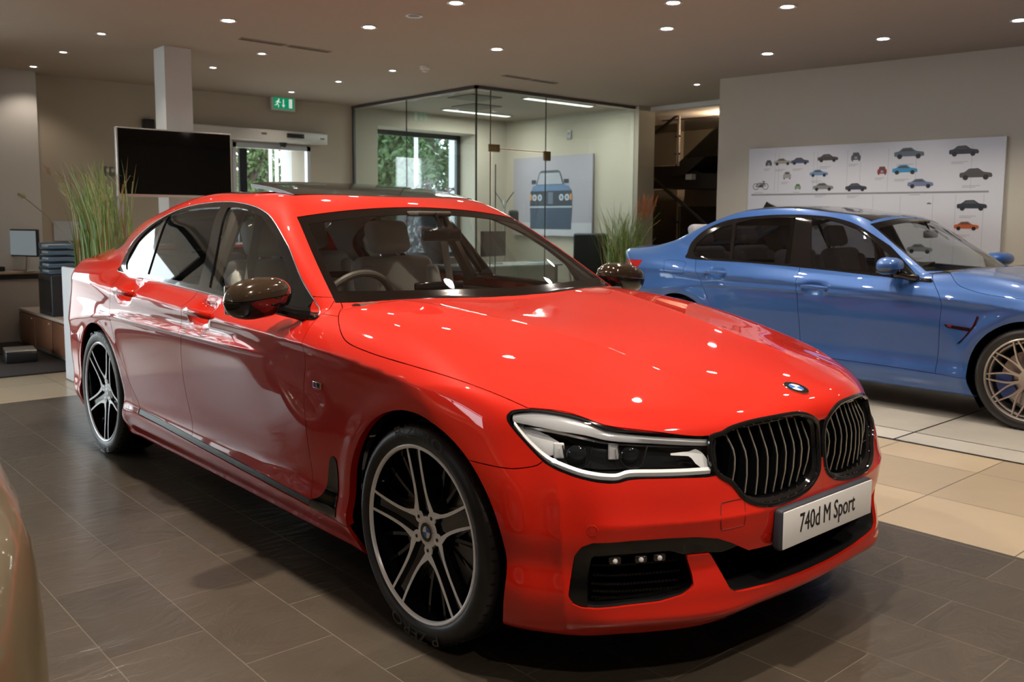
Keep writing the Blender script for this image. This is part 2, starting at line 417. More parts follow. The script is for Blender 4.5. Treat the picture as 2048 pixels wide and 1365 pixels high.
BLUE=dict(wx=[-3.956,-3.584,-3.212,-2.812,-2.382,-1.74,-1.099,-0.55,-0.183,0.092,0.368,0.644],
 wv=[.847,.89,.918,.934,.936,.931,.930,.930,.928,.935,.930,.906],
 pz=[0.12,0.16,0.2,0.25,0.3,0.36,0.46,0.6,0.75,0.88,1.0],
 pv=[0.1702,0.0752,0.0485,0.0204,0.006,0.018,0.017,0.008,0.002,0.0,0.0],
 cx=[-3.863,-3.212,-2.29,-1.649,-1.374,-0.824,-0.458,0.092,0.552],
 cv=[0.925,0.915,0.895,0.868,0.856,0.834,0.815,0.77,0.72],
 sh=[0.3,4.0],
 hx=[-1.099,-0.733,-0.458,-0.183,0.092,0.368,0.552,0.69,0.791],
 hy=[0.0,0.197,0.3448,0.5418,0.7388,0.8668,0.9456],
 hv=[[1.0531,1.0509,1.0483,1.0399,1.0256,1.0011,0.9814],[1.0217,1.022,1.0202,1.0132,0.9991,0.9714,0.942],[0.9958,0.9963,0.9969,0.993,0.9845,0.9504,0.9127],[0.966,0.9674,0.9699,0.966,0.9542,0.9198,0.8755],[0.9318,0.9323,0.9317,0.9182,0.8952,0.8609,0.8226],[0.8817,0.8804,0.8742,0.8484,0.8087,0.7809,0.7531],[0.8425,0.8382,0.8269,0.7938,0.7484,0.7155,0.688],[0.8043,0.7976,0.7799,0.7411,0.6987,0.6552,0.6242],[0.7684,0.7621,0.7402,0.7001,0.6523,0.6044,0.5671]],
 bx=[-3.956,-3.816,-3.584,-3.305,-2.933,-2.702,-2.198,-1.722,-1.466,-0.916,-0.641],
 bv=[1.0539,1.0772,1.0768,1.0613,1.0429,1.019,1.0048,0.99,0.9831,0.9653,0.9599],
 fz=[0.2,0.4,0.6,0.8],
 fy=[0.0,0.1477,0.2955,0.4137,0.5418,0.6698,0.7683,0.8471,0.8963,0.9357],
 fv=[[0.0104,0.0159,0.0266,0.0351,0.0828,0.1552,0.2323,0.3421,0.436,0.5943],[0.0096,0.0091,0.019,0.0412,0.1003,0.1657,0.2432,0.3531,0.4343,0.5575],[0.015,0.0157,0.035,0.0637,0.1136,0.1908,0.2739,0.3849,0.4607,0.5791],[-0.0023,-0.0003,0.0293,0.0795,0.1632,0.2494,0.3454,0.4562,0.5589,0.6958]],
 oz=[0.12,0.17,0.22,0.3,0.38,0.45,0.52,0.6,0.7,0.77,0.85],
 ov=[-0.1398,-0.0736,-0.027,-0.0004,-0.012,0.0023,0.0042,0.0004,-0.0146,-0.0217,-0.0521],
 x0=0.79,
 rz=[0.15,0.3,0.5,0.7,0.9,1.05],
 rv=[-3.7815,-3.8356,-3.8299,-3.799,-3.7904,-3.8336],
 ry=[0.0,0.2955,0.4925,0.6402,0.7683,0.8471,0.9062,0.9357],
 rd=[-0.0029,0.0486,0.1195,0.1991,0.2663,0.3488,0.418,0.4981],
 qx=[-3.677,-3.305,-3.026,-2.748,-2.437,-2.079,-1.832,-1.649,-1.374,-1.099,-0.824],
 qv=[1.0781,1.2512,1.3284,1.3851,1.443,1.4734,1.4649,1.4395,1.4058,1.3542,1.2857],
 qc=[.01,.01],
 g=[0.8781,0.93,0.5156,0.1,0.3115,-2.35,0.05],
 w=[-0.5506,0.2177,0.98,1.6755,0.25],
 b=[-3.315,2.1017],
 arch=[[0.0,0.336],[-2.812,0.336]],
 kc=[0.012,0.16,-2.5,-3.2],
 zb=0.165,
 xt=[-0.87,-0.55],
 cat=[0.004,0.006],
 dome=0.006,
 domey=[[-0.75,-0.35,0.0,0.33,0.48,0.65],[0.5,0.45,0.4,0.37,0.35,0.33]],
 fl=0.014)
# ------------------------------------------------------------------ text, roundel, wheels
def text_arrays(body, size=1.0, thick=0.0, align='CENTER'):
    cu = bpy.data.curves.new('t', 'FONT'); cu.body = body; cu.size = size; cu.align_x = align; cu.align_y = 'CENTER'; cu.offset = thick
    cu.resolution_u = 3
    o = bpy.data.objects.new('t', cu); COL.objects.link(o); bpy.context.view_layer.update()
    me = bpy.data.meshes.new_from_object(o.evaluated_get(bpy.context.evaluated_depsgraph_get()))
    v = [tuple(p.co) for p in me.vertices]; f = [list(p.vertices) for p in me.polygons]
    bpy.data.objects.remove(o); bpy.data.curves.remove(cu); bpy.data.meshes.remove(me); return v, f
def disc(mb, r0, r1, z, a0=0, a1=2*math.pi, n=32, M=None):
    vs = []
    for i in range(n+1):
        t = a0+(a1-a0)*i/n; vs += [(r0*math.cos(t), r0*math.sin(t), z), (r1*math.cos(t), r1*math.sin(t), z)]
    return mb.add(vs, [(2*i, 2*i+1, 2*i+3, 2*i+2) for i in range(n)], False, M)
def roundel(name, r, M, parent, letters=True):
    """blue and white quartered roundel with a black lettered ring; local z = outward"""
    mb = MB(); mb.lathe([(0, 0.0), (r, 0.0), (r, r*.05), (r*.97, r*.09), (r*.93, r*.09), (r*.92, r*.07), (0, r*.07)], 40, M)
    base = mb.build(name, mat('chrome'), parent)
    mb = MB(); disc(mb, r*.60, r*.92, r*.085, M=M); mb.build('roundel_ring', mat('gloss_black'), base, fix=False)
    mb = MB(); disc(mb, 0, r*.58, r*.09, math.pi/2, math.pi, 10, M); disc(mb, 0, r*.58, r*.09, -math.pi/2, 0, 10, M)
    mb.build('blue_quarter', mat('roundel_blue'), base, fix=False)
    mb = MB(); disc(mb, 0, r*.58, r*.09, 0, math.pi/2, 10, M); disc(mb, 0, r*.58, r*.09, math.pi, 1.5*math.pi, 10, M)
    mb.build('white_quarter', mat('white_enamel'), base, fix=False)
    if letters:
        mb = MB()
        for ch, a in (('B', 128), ('M', 90), ('W', 52)):
            v, f = text_arrays(ch, r*.30, r*.008); T = Matrix.Rotation(math.radians(a-90), 4, 'Z') @ Matrix.Translation((0, r*.76, r*.10))
            mb.add(v, f, False, (M @ T) if M is not None else T)
        mb.build('roundel_letters', mat('chrome'), base, fix=False)
    return base
MW = Matrix(((1, 0, 0, 0), (0, 0, -1, 0), (0, 1, 0, 0), (0, 0, 0, 1)))  # local z -> world -y
def arm_strip(mb, path, w, z_face, depth, M):
    """flat bar following a 2D path with widths; face at z_face(r), black-sided depth separately"""
    n = len(path); L, R = [], []
    for i in range(n):
        a, b = path[max(i-1, 0)], path[min(i+1, n-1)]; d = np.array(b)-np.array(a); d = d/np.linalg.norm(d); p = np.array([-d[1], d[0]])*w[i]/2
        L.append(path[i]+p); R.append(path[i]-p)
    zf = lambda q: z_face(math.hypot(*q))
    vs = [(*q, zf(q)) for q in L]+[(*q, zf(q)) for q in R]+[(*q, zf(q)-depth) for q in L]+[(*q, zf(q)-depth) for q in R]
    fs = []
    for i in range(n-1): fs += [(i, n+i, n+i+1, i+1), (2*n+i, 2*n+i+1, 3*n+i+1, 3*n+i), (i, i+1, 2*n+i+1, 2*n+i), (n+i, 3*n+i, 3*n+i+1, n+i+1)]
    fs += [(0, 2*n, 3*n, n), (n-1, 2*n-1, 4*n-1, 3*n-1)]
    return mb.add(vs, fs, False, M)
def make_wheel(car, kind, loc, flip, phase, R=.352, rim=.284, width=.25):
    T = Matrix.Translation(loc) @ (Matrix.Rotation(math.pi, 4, 'Z') if flip else Matrix.Identity(4)) @ MW @ Matrix.Rotation(math.radians(phase), 4, 'Z')
    zo = 0.0        # outer face of the tyre at local z = 0
    # rim barrel and lip
    mb = MB(); mb.lathe([(rim-.004, -.004), (rim, -.010), (rim, -.018), (rim-.012, -.02), (rim-.016, -.05), (rim-.03, -.12), (rim-.02, -.22), (rim+.004, -.235)], 72, T)
    w = mb.build('wheel', mat('gloss_black') if kind == 'red' else mat('alloy_silver'), car, fix=False)
    mb = MB(); mb.lathe([(rim-.0125, -.013), (rim-.010, -.006), (rim-.003, -.003), (rim+.001, -.006), (rim+.002, -.012)], 96, T)
    mb.build('rim_lip', mat('machined_alloy' if kind == 'red' else 'alloy_silver'), w, fix=False)
    # tyre
    prof = [(rim-.002, -.012), (rim+.003, -.005), (rim+.014, -.0005), (rim+.030, .0025), (R-.028, .0), (R-.015, -.007), (R-.006, -.018), (R-.001, -.034)]
    for g in (.055, .095, .145, .185):
        prof += [(R, -g+.010), (R, -g+.002), (R-.007, -g+.001), (R-.007, -g-.006), (R, -g-.007)]
    prof += [(R-.001, -width+.03), (R-.012, -width+.008), (R-.03, -width), (rim+.02, -width), (rim, -width+.012)]
    mb = MB(); mb.lathe(prof, 96, T)
    for i in range(60):       # shoulder sipes
        a = 2*math.pi*i/60; M2 = T @ Matrix.Rotation(a, 4, 'Z'); mb.box((R-.0085, 0, -.034), (.014, .0035, .036), M2)
        mb.box((R-.004, .012, -.12), (.006, .003, .03), M2)
    ty = mb.build('tyre', [mat('tyre_rubber'), mat('rubber_dark')], w, fix=False, sharp=50)
    ty.data.polygons.foreach_set('material_index', [1 if len(p_.vertices) == 4 and i_ >= 96*(len(prof)-1) else 0 for i_, p_ in enumerate(ty.data.polygons)])
    if kind == 'red':
        for s, ac in (('P ZERO', 88-phase), ('P ZERO', 268-phase)):      # raised sidewall lettering
            mb = MB(); v, f = text_arrays(s, .052, 0)
            vv = [((rim+.040+y)*math.cos(math.radians(ac)-x*1.5/(rim+.04)), (rim+.040+y)*math.sin(math.radians(ac)-x*1.5/(rim+.04)), .0040) for x, y, z in v]
            mb.add(vv, f, False, T); mb.build('tyre_lettering', mat('rubber_letter'), ty, fix=False)
        zf = lambda r: -.012-.032*max(0, 1-r/.27)**1.2
        face, dark = MB(), MB()
        for k in range(5):
            for sgn in (1, -1):
                P = []
                for r, o in ((.279, .0325), (.24, .0295), (.20, .0275), (.165, .0268), (.135, .0275), (.110, .030), (.090, .034), (.074, .038), (.060, .041)):
                    a = math.radians(72*k); d = np.array([math.cos(a), math.sin(a)]); p = np.array([-d[1], d[0]]); P.append(d*r+p*o*sgn)
                P2 = catmull(P, 3); W = np.interp(range(len(P2)), [0, len(P2)*.6, len(P2)-1], [.0085, .0115, .026])
                arm_strip(face, P2, W, zf, .002, T); arm_strip(dark, P2, W, lambda r: zf(r)-.0022, .03, T)
            a = math.radians(72*k)      # black recessed web between the two bars and the node with its bolt
            d = np.array([math.cos(a), math.sin(a)]); P = catmull([d*.275, d*.2, d*.14, d*.09, d*.05], 3)
            arm_strip(dark, P, [.05]*len(P), lambda r: zf(r)-.016, .03, T)
            nd = a+math.radians(36); q = (math.cos(nd)*.058, math.sin(nd)*.058)
            M2 = T @ Matrix.Translation((q[0], q[1], 0)); face.lathe([(0, zf(.058)+.0004), (.019, zf(.058)+.0004), (.020, zf(.058)-.004)], 20, M2)
            dark.lathe([(0, zf(.058)+.0012), (.0062, zf(.058)+.0012), (.0062, zf(.058)-.002)], 14, M2)
            for s2 in (9, -9, 27, -27):  # thin rear spokes
                b = math.radians(72*k+36+s2); e = np.array([math.cos(b), math.sin(b)]); b2 = math.radians(72*k+36+s2*.35); e2 = np.array([math.cos(b2), math.sin(b2)])
                P = catmull([e*.272, e*.2, e2*.1, e2*.05], 4); arm_strip(dark, P, [.011]*len(P), lambda r: -.05-.02*max(0, 1-r/.27), .028, T)
        face.lathe([(.026, zf(.03)-.0), (.046, zf(.04)), (.05, zf(.05)-.004)], 40, T)
        face.build('spoke_face', mat('machined_alloy'), w, sharp=30); dark.build('spoke', mat('gloss_black'), w, sharp=30)
        hz = zf(.02)+.003; hub = Matrix.Translation((0, 0, hz))
        roundel('hub_cap', .0325, T @ hub @ Matrix.Rotation(math.radians(90-phase), 4, 'Z') if False else T @ hub, w, False)
    else:
        zf = lambda r: -.010-.035*max(0, 1-r/.27)
        face = MB()
        for k in range(10):       # ten thin V pairs
            a = math.radians(36*k)
            for o in (-1, 1):
                b = a+o*math.radians(14.5); P = [np.array([math.cos(a+o*.03), math.sin(a+o*.03)])*.06, np.array([math.cos(a+o*math.radians(5)), math.sin(a+o*math.radians(5))])*.14, np.array([math.cos(b), math.sin(b)])*(rim-.012)]
                P = catmull(P, 4); arm_strip(face, P, np.linspace(.014, .0075, len(P)), zf, .022, T)
        face.lathe([(.025, zf(.03)-.004), (.03, zf(.03)), (.066, zf(.06)), (.07, zf(.06)-.03)], 40, T)
        face.lathe([(rim-.035, -.04), (rim-.030, -.03), (rim-.022, -.03)], 72, T)
        face.build('spoke', mat('alloy_silver'), w, sharp=30)
        roundel('hub_cap', .030, T @ Matrix.Translation((0, 0, zf(.02))), w, False)
    mb = MB(); mb.lathe([(.05, -.085), (.185, -.085), (.185, -.115), (.05, -.115)], 48, T)
    mb.lathe([(0, -.06), (.075, -.06), (.08, -.09)], 30, T); mb.build('brake_disc', mat('brake_steel'), w)
    Tc = Matrix.Translation(loc) @ (Matrix.Rotation(math.pi, 4, 'Z') if flip else Matrix.Identity(4)) @ MW @ Matrix.Rotation(math.radians(-20 if kind == 'red' else 200), 4, 'Z')
    mb = MB()
    pts = [(r*math.cos(a), r*math.sin(a)) for r, aa in ((.215, np.radians(np.linspace(-24, 24, 8))), (.115, np.radians(np.linspace(24, -24, 8)))) for a in aa]
    mb.prism(pts, -.135, -.062, Tc); mb.build('brake_caliper', mat('caliper_grey' if kind == 'red' else 'caliper_blue'), w)
    return w

# ------------------------------------------------------------------ the red saloon
def surf_pt(F, base, d, t0=0.0, t1=1.2):
    """first point where the ray base + t d enters the body"""
    base, d = np.array(base, float), np.array(d, float); t = np.linspace(t0, t1, 400); v = F(base+t[:, None]*d)
    i = np.where((v[:-1] > 0) & (v[1:] <= 0))[0]
    if len(i) == 0: return None
    a, b = t[i[0]], t[i[0]+1]
    for _ in range(22):
        m = (a+b)/2
        if F((base+m*d)[None])[0] > 0: a = m
        else: b = m
    return base+a*d
def frame_at(F, P, right=-1):
    """matrix with z along the surface normal at P, x horizontal"""
    n = grad(F, P[None])[0]; n /= np.linalg.norm(n); n = Vector(n); up = Vector((0, 0, 1))
    if abs(n.z) > .95: up = Vector((-1, 0, 0))
    x = up.cross(n).normalized(); y = n.cross(x).normalized()
    M = Matrix((x, y, n)).transposed().to_4x4(); M.translation = Vector(P); return M

def red_materials():
    mat('red_paint', (.60, .016, .006), .5, 0.0, 1.0, spec=.08).node_tree.nodes['Principled BSDF'].inputs['Coat IOR'].default_value = 1.62
    mat('gloss_black', (.006, .006, .007), .08, 0, .6); mat('satin_black', (.012, .012, .013), .35); mat('matt_black', (.004, .004, .004), .8, spec=.1)
    mat('void_black', (.0015, .0015, .0015), .9, spec=0); mat('chrome', (.86, .86, .88), .07, 1); mat('machined_alloy', (.96, .97, 1.0), .3, .12, .3)
    mat('alloy_silver', (.55, .53, .50), .33, .85); mat('tyre_rubber', (.013, .013, .014), .42, bump=(60, .1)); mat('rubber_dark', (.004, .004, .004), .7)
    mat('rubber_letter', (.05, .05, .052), .3); mat('brake_steel', (.35, .34, .33), .3, 1); mat('caliper_grey', (.12, .12, .12), .4, .5); mat('caliper_blue', (.02, .07, .3), .3)
    mat('roundel_blue', (.02, .16, .55), .2, 0, .5); mat('white_enamel', (.8, .82, .85), .2, 0, .5); mat('grille_silver', (.75, .70, .62), .35, .8)
    mat('cream_leather', (.80, .77, .70), .5, bump=(25, .2)); mat('grey_leather', (.30, .31, .35), .5); mat('headliner', (.50, .46, .41), .9); mat('dark_trim', (.06, .048, .038), .6); mat('wood_trim', (.10, .05, .025), .3)
    mat('plate_white', (.80, .81, .83), .35); mat('plate_ink', (.01, .01, .012), .5); mat('red_badge', (.6, .02, .02), .3); mat('plate_edge', (.035, .04, .055), .5)
    mat('headlight_silver', (.88, .88, .9), .22, 1); mat('lamp_white', (.92, .93, .95), .3, 0, .6); mat('lamp_grey', (.05, .055, .06), .15, .6)
    glass_mat('cabin_glass', (.84, .87, .86), 1.2); glass_mat('side_glass', (.84, .87, .87), 1.5); glass_mat('rear_glass', (.20, .205, .22), 1.4); glass_mat('clear_lens', (.93, .95, .97), .8)

red_materials()
def build_red():
    R = RED
    base = makeF(R)
    HND = [(-1.64, .925, .085), (-2.60, .957, .085)]
    def F(P):
        f = base(P); x, y, z = P[:, 0], np.abs(P[:, 1]), P[:, 2]; k = 0
        for hx, hz, w in HND: k = k+.030*np.exp(-(np.abs((x-hx)/w)**3.2)-(np.abs((z-hz+.006)/.045)**3))
        u = x-y; fz = sstep(.25, .45, x)
        sc = .014*np.exp(-np.sqrt((z-.507-.012*np.clip(u, -.2, .6))**2+1e-5)/.035)*sstep(-.22, -.10, u)*sstep(.66, .56, u)      # ledge across the bumper
        sc = sc+.013*np.exp(-np.sqrt((u+.285+.10*(z-.45))**2+2e-5)/.035)*sstep(.66, .56, z)*sstep(.16, .24, z)                       # corner crease
        sc = sc+.016*np.exp(-((z-.232)/.030)**2)*sstep(-.35, -.1, u)*fz                                                         # lower lip
        return f+np.where(y > .8, k, 0)-.8*sc*fz
    V, Q = surface_nets(F, (-4.36, -1.02, .08), (.98, .03, 1.56), .0105)
    g = grad(F, V[Q[:1, 0]]); q = Q[0]; nn = np.cross(V[q[1]]-V[q[0]], V[q[2]]-V[q[0]])
    if (nn*g[0]).sum() < 0: Q = Q[:, ::-1]
    S = Surf(F, V, np.ascontiguousarray(Q)); Q = S.Q
    Q, _ = S.split(Q, lambda P: P[:, 1])
    m = np.abs(S.V[:, 1]) < 2e-4; S.V[m, 1] = 0
    car = empty('red_saloon_car', (0, 0, 0), 0, 'glossy red four-door saloon with black kidney grille, black mirrors and show plate', 'car')
    paint = mat('red_paint')
    # wheel arches and underside
    for cx, cz in R['arch']: _, Q = S.take(Q, [lambda P, cx=cx, cz=cz: np.hypot(P[:, 0]-cx, P[:, 2]-cz)-.402])
    under, Q = S.take(Q, [lambda P: P[:, 2]-.172, lambda P: AY(P)-.84, lambda P: P[:, 0]-.74])
    # hood
    vc = Sp([-.74, -.70, -.616, -.542, -.449, -.362, -.117, .147, .389, .46, .9], [-.27, -.235, -.148, -.079, -.011, .012, .027, .020, .011, .01, .01])
    zl = Sp([0, .02, .05, .085, .15, .22, .29, .375, .41, .439, .579, .665, .697, .728, .776, .819, .845, .95], [.727, .729, .743, .757, .767, .768, .763, .751, .738, .732, .7465, .760, .769, .788, .800, .802, .800, .79])
    xb = lambda P: -.562-.184*(AY(P)/.77)**2.2
    hood, Q = S.take(Q, [lambda P: P[:, 0]*0+xb(P)-P[:, 0], lambda P: AY(P)-P[:, 2]-vc(P[:, 0]), lambda P: zl(AY(P))+.003-P[:, 2], lambda P: .70-P[:, 2]])
    # windscreen
    yws = Sp([1.0, 1.186, 1.374, 1.45], [.777, .706, .613, .57])
    ws_f = [lambda P: P[:, 0]-xb(P)-.0, lambda P: AY(P)-yws(P[:, 2]), lambda P: P[:, 2]-1.396+.045*(AY(P)/.6)**2, lambda P: -1.6-P[:, 0], lambda P: .9-P[:, 2]]
    ws, Q = S.take(Q, ws_f)
    frit_in = [lambda P: P[:, 0]-xb(P)+.02, lambda P: 1.055+.01*AY(P)-P[:, 2], lambda P: AY(P)-yws(P[:, 2])+.028, lambda P: P[:, 2]-1.365+.045*(AY(P)/.6)**2]
    ws, frit = S.take(ws, frit_in)
    # side window opening
    DLO = catmull([(-2.955, 1.036), (-2.5, 1.0225), (-1.89, 1.006), (-1.3, .985), (-.90, .971), (-.736, .964), (-.79, 1.0), (-.969, 1.096), (-1.173, 1.224), (-1.398, 1.324), (-1.566, 1.373), (-1.778, 1.404), (-2.077, 1.420), (-2.417, 1.404), (-2.65, 1.366), (-2.87, 1.298), (-3.035, 1.215), (-3.075, 1.14), (-3.03, 1.06)], 4, True)
    sg = [poly_field(DLO, PXZ), lambda P: R['g'][0]-R['g'][2]*(P[:, 2]-.93)-.30*sstep(-2.6, -4.4, P[:, 0])**1.3-.04-.045*sstep(1.28, 1.4, P[:, 2])-AY(P)]
    dlo, Q = S.take(Q, sg)
    def pane(Qd, pts, n=4): return S.take(Qd, [poly_field(catmull(pts, n, True) if n else pts, PXZ)])
    pf, dlo = S.take(dlo, [poly_field([(-1.725, 1.022), (-1.83, 1.19), (-1.962, 1.388), (-1.85, 1.388), (-1.74, 1.379), (-1.64, 1.367), (-1.549, 1.347), (-1.44, 1.311), (-1.326, 1.264), (-1.2, 1.196), (-1.075, 1.113), (-1.02, 1.003)], PXZ)])
    pr, dlo = S.take(dlo, [poly_field([(-2.53, 1.044), (-2.60, 1.2), (-2.652, 1.343), (-2.56, 1.363), (-2.42, 1.38), (-2.25, 1.389), (-2.055, 1.392), (-1.95, 1.23), (-1.845, 1.026)], PXZ)])
    pq, dlo = S.take(dlo, [poly_field([(-2.57, 1.046), (-2.64, 1.2), (-2.69, 1.33), (-2.78, 1.302), (-2.88, 1.258), (-2.965, 1.195), (-2.99, 1.13), (-2.96, 1.08), (-2.90, 1.052)], PXZ)])
    # doors
    xA = Sp([.29, .33, .5, .69, .90, .99], [-.652, -.656, -.675, -.688, -.688, -.735]); xB = Sp([.30, .35, .5, .66, .81, 1.03], [-1.768, -1.775, -1.815, -1.848, -1.838, -1.835])
    xC = Sp([.30, .36, .43, .533, .626, .717, .781, .875, .957, .996, 1.04], [-2.40, -2.45, -2.54, -2.625, -2.707, -2.772, -2.803, -2.812, -2.82, -2.87, -2.965])
    zs = Sp([-2.6, -2.458, -1.789, -.656, -.5], [.358, .356, .338, .308, .304])
    side = lambda P: .70-AY(P)
    ztop = lambda P: P[:, 2]-1.04
    df, Q = S.take(Q, [side, ztop, lambda P: P[:, 0]-xA(P[:, 2]), lambda P: xB(P[:, 2])-P[:, 0], lambda P: zs(P[:, 0])-P[:, 2]])
    dr, Q = S.take(Q, [side, ztop, lambda P: P[:, 0]-xB(P[:, 2]), lambda P: xC(P[:, 2])-P[:, 0], lambda P: zs(P[:, 0])-P[:, 2]])
    strip, Q = S.take(Q, [side, lambda P: -2.46-P[:, 0], lambda P: P[:, 0]+.66, lambda P: P[:, 2]-zs(P[:, 0]), lambda P: zs(P[:, 0])-.028-P[:, 2]])
    hs = catmull([(-.655, .308), (-.60, .330), (-.562, .37), (-.545, .42), (-.528, .475), (-.510, .500), (-.488, .500), (-.476, .475), (-.478, .38), (-.474, .305), (-.484, .285), (-.56, .283), (-.655, .281)], 3, True)
    blade, Q = S.take(Q, [side, poly_field(hs, PXZ)])
    skirt, Q = S.take(Q, [lambda P: .62-AY(P), lambda P: -2.62-P[:, 0], lambda P: P[:, 0]+.33, lambda P: P[:, 2]-zs(P[:, 0])+.028])
    # headlights
    HL = catmull([(-.512, .781), (-.492, .797), (-.427, .803), (-.336, .801), (-.224, .789), (-.135, .770), (-.068, .7605), (.087, .747), (.312, .732), (.322, .70), (.330, .650), (.327, .627), (.19, .629), (.041, .631), (-.026, .629), (-.069, .622), (-.12, .622), (-.178, .627), (-.265, .641), (-.354, .666), (-.446, .724), (-.500, .763)], 3, True)
    front = lambda P: .2-P[:, 0]
    hl, Q = S.take(Q, [front, lambda P: P[:, 2]-.82, poly_field(HL, PUZ)])
    cen = np.mean(HL, 0); HLi = [p+(cen-p)/np.linalg.norm(cen-p)*.007*np.array([1.4, 1]) for p in HL]
    lens, bez = S.take(hl, [poly_field(HLi, PUZ)])
    # kidneys
    KD = catmull([(.449, .722), (.437, .733), (.41, .739), (.375, .752), (.29, .764), (.15, .768), (.085, .758), (.040, .737), (.018, .70), (.015, .61), (.030, .566), (.09, .534), (.20, .521), (.31, .528), (.37, .553), (.405, .60), (.44, .625), (.455, .66)], 3, True)
    kd, Q = S.take(Q, [lambda P: .6-P[:, 0], poly_field(KD, PYZ)])
    camp, Q = S.take(Q, [lambda P: .6-P[:, 0], lambda P: AY(P)-.02, lambda P: P[:, 2]-.732, lambda P: .615-P[:, 2]])
    # bumper openings
    OP = [(-.254, .308), (-.244, .364), (-.232, .42), (-.207, .445), (-.164, .459), (-.02, .466), (.137, .466), (.25, .462), (.333, .452), (.392, .433), (.474, .397), (.613, .390), (.95, .388), (.95, .272), (.80, .271), (.594, .276), (.425, .29), (.396, .300), (.349, .358), (.308, .408), (.206, .408), (.232, .352), (.239, .321), (.197, .301), (.107, .288), (-.028, .284), (-.15, .276), (-.207, .277), (-.24, .286)]
    OPs = []
    for i, p in enumerate(OP):
        OPs.append(p)
    op, Q = S.take(Q, [front, lambda P: P[:, 2]-.47, poly_field(OPs, PUZ)])
    BLD = [(-.26, .30), (-.26, .47), (.34, .47), (.45, .42), (.36, .405), (.30, .409), (.20, .409), (.14, .425), (-.06, .425), (-.168, .418), (-.182, .36), (-.182, .27), (-.25, .26)]
    bl, op = S.take(op, [poly_field(BLD, PUZ)])
    # bumper / fender
    zsm = Sp([0, .5, .70, .80, .832, .856, .884, .914, .934, 1.0], [.84, .84, .82, .74, .668, .651, .644, .645, .648, .65])
    bump_, Q = S.take(Q, [lambda P: .12-P[:, 0], lambda P: P[:, 2]-zsm(AY(P))])
    fend, Q = S.take(Q, [side, lambda P: xA(P[:, 2])-P[:, 0], lambda P: P[:, 2]-.985-0*P[:, 0]])
    rbump, Q = S.take(Q, [lambda P: P[:, 0]+3.35, lambda P: P[:, 2]-.60-.08*sstep(-3.5, -4.1, P[:, 0])])
    tl, Q = S.take(Q, [lambda P: P[:, 0]+3.80, lambda P: P[:, 2]-.95, lambda P: .78-P[:, 2], lambda P: .28-AY(P)])
    rw, Q = S.take(Q, [lambda P: P[:, 0]+2.95, lambda P: 1.145-P[:, 2], lambda P: P[:, 2]-1.375+.03*(AY(P)/.5)**2, lambda P: AY(P)-.70+.45*(P[:, 2]-1.14)])
    roof, Q = S.take(Q, [lambda P: 1.3-P[:, 2], lambda P: P[:, 0]+1.432+.085*(AY(P)/.5)**2, lambda P: -1.98-P[:, 0], lambda P: AY(P)-.525])
    roof2, Q = S.take(Q, [lambda P: 1.3-P[:, 2], lambda P: P[:, 0]+1.985, lambda P: -2.78-P[:, 0], lambda P: AY(P)-.525])
    def both(name, Qp, m_, gap=.0015, lip=.012, off=0.0, parent=car, label=None, **kw):
        A = panel_arrays(S, Qp, gap, lip, off, **kw); r = skin_object(name, *A, m_, parent); l = skin_object(name, *A, m_, parent, 'flip'); return r, l
    def mid(name, Qp, m_, gap=.0015, lip=.012, off=0.0, parent=car, **kw): return skin_object(name, *panel_arrays(S, Qp, gap, lip, off, **kw), m_, parent, 'both')
    mid('body_shell', Q, paint); mid('hood', hood, paint, .0022); mid('front_bumper', bump_, paint, lip=.03); mid('rear_bumper', rbump, paint)
    both('front_fender', fend, paint, lip=.03); doors = both('front_door', df, paint, .002); rdoors = both('rear_door', dr, paint, .002)
    both('side_skirt', skirt, paint); both('door_sill_strip', strip, mat('strip_black', (.008, .008, .008), .38), off=.003); both('fender_blade', blade, mat('gloss_black'), 0, .015, -.003)
    mid('windscreen', ws, mat('cabin_glass'), 0, 0, .002); mid('windscreen_border', frit, mat('frit_black', (.004, .0035, .003), .12, spec=.5), 0, 0.004, .002)
    both('window_trim', dlo, mat('gloss_black'), 0, .012, -.002)
    both('front_window', pf, mat('side_glass'), 0, 0, .004); both('rear_window', pr, mat('rear_glass'), 0, 0, .004); both('quarter_window', pq, mat('rear_glass'), 0, 0, .004)
    mid('rear_windscreen', rw, mat('rear_glass'), 0, 0, .002); both('tail_light', tl, mat('tail_red', (.35, .01, .01), .1, 0, 1)); mid('underbody', under, mat('matt_black'), 0, 0)
    up_, _ = S.split(np.concatenate([Q, roof2]), lambda P: 1.06-P[:, 2]); up_, _ = S.split(up_, lambda P: -3.25-P[:, 0]); A = panel_arrays(S, up_, 0, 0, .022); skin_object('headliner', A[0], -A[1], [f[::-1] for f in A[2]], mat('headliner'), car, 'both')
    LN = np.array(catmull([p for p in DLO[::2]], 2, True)); LP = surf_pts(F, np.stack([LN[:, 0], LN[:, 0]*0-1.15, LN[:, 1]], 1), np.array([0, 1., 0]), 0, .7)
    for fl in (1, -1): mb = MB(); mb.tube([(p[0], (p[1]-.001)*fl, p[2]) for p in LP if not np.isnan(p).any()], .0028, 6, closed=True); mb.build('window_trim_line', mat('satin_chrome', (.45, .45, .46), .22, 1), car)
    # panoramic roof: fixed front strip and raised glass
    A = panel_arrays(S, roof, .002, .02, .0); V_ = A[0].copy(); V_[:, 2] += .050*np.clip((-1.48-V_[:, 0])/.5, 0, 1)
    skin_object('glass_roof', V_, A[1], A[2], mat('roof_glass', (.012, .011, .011), .12, 0, .5), car, 'both')
    mid('rear_roof_glass', roof2, mat('roof_glass'), .002, .01)
    mid('roof_opening', roof, mat('matt_black'), 0, 0, .03)
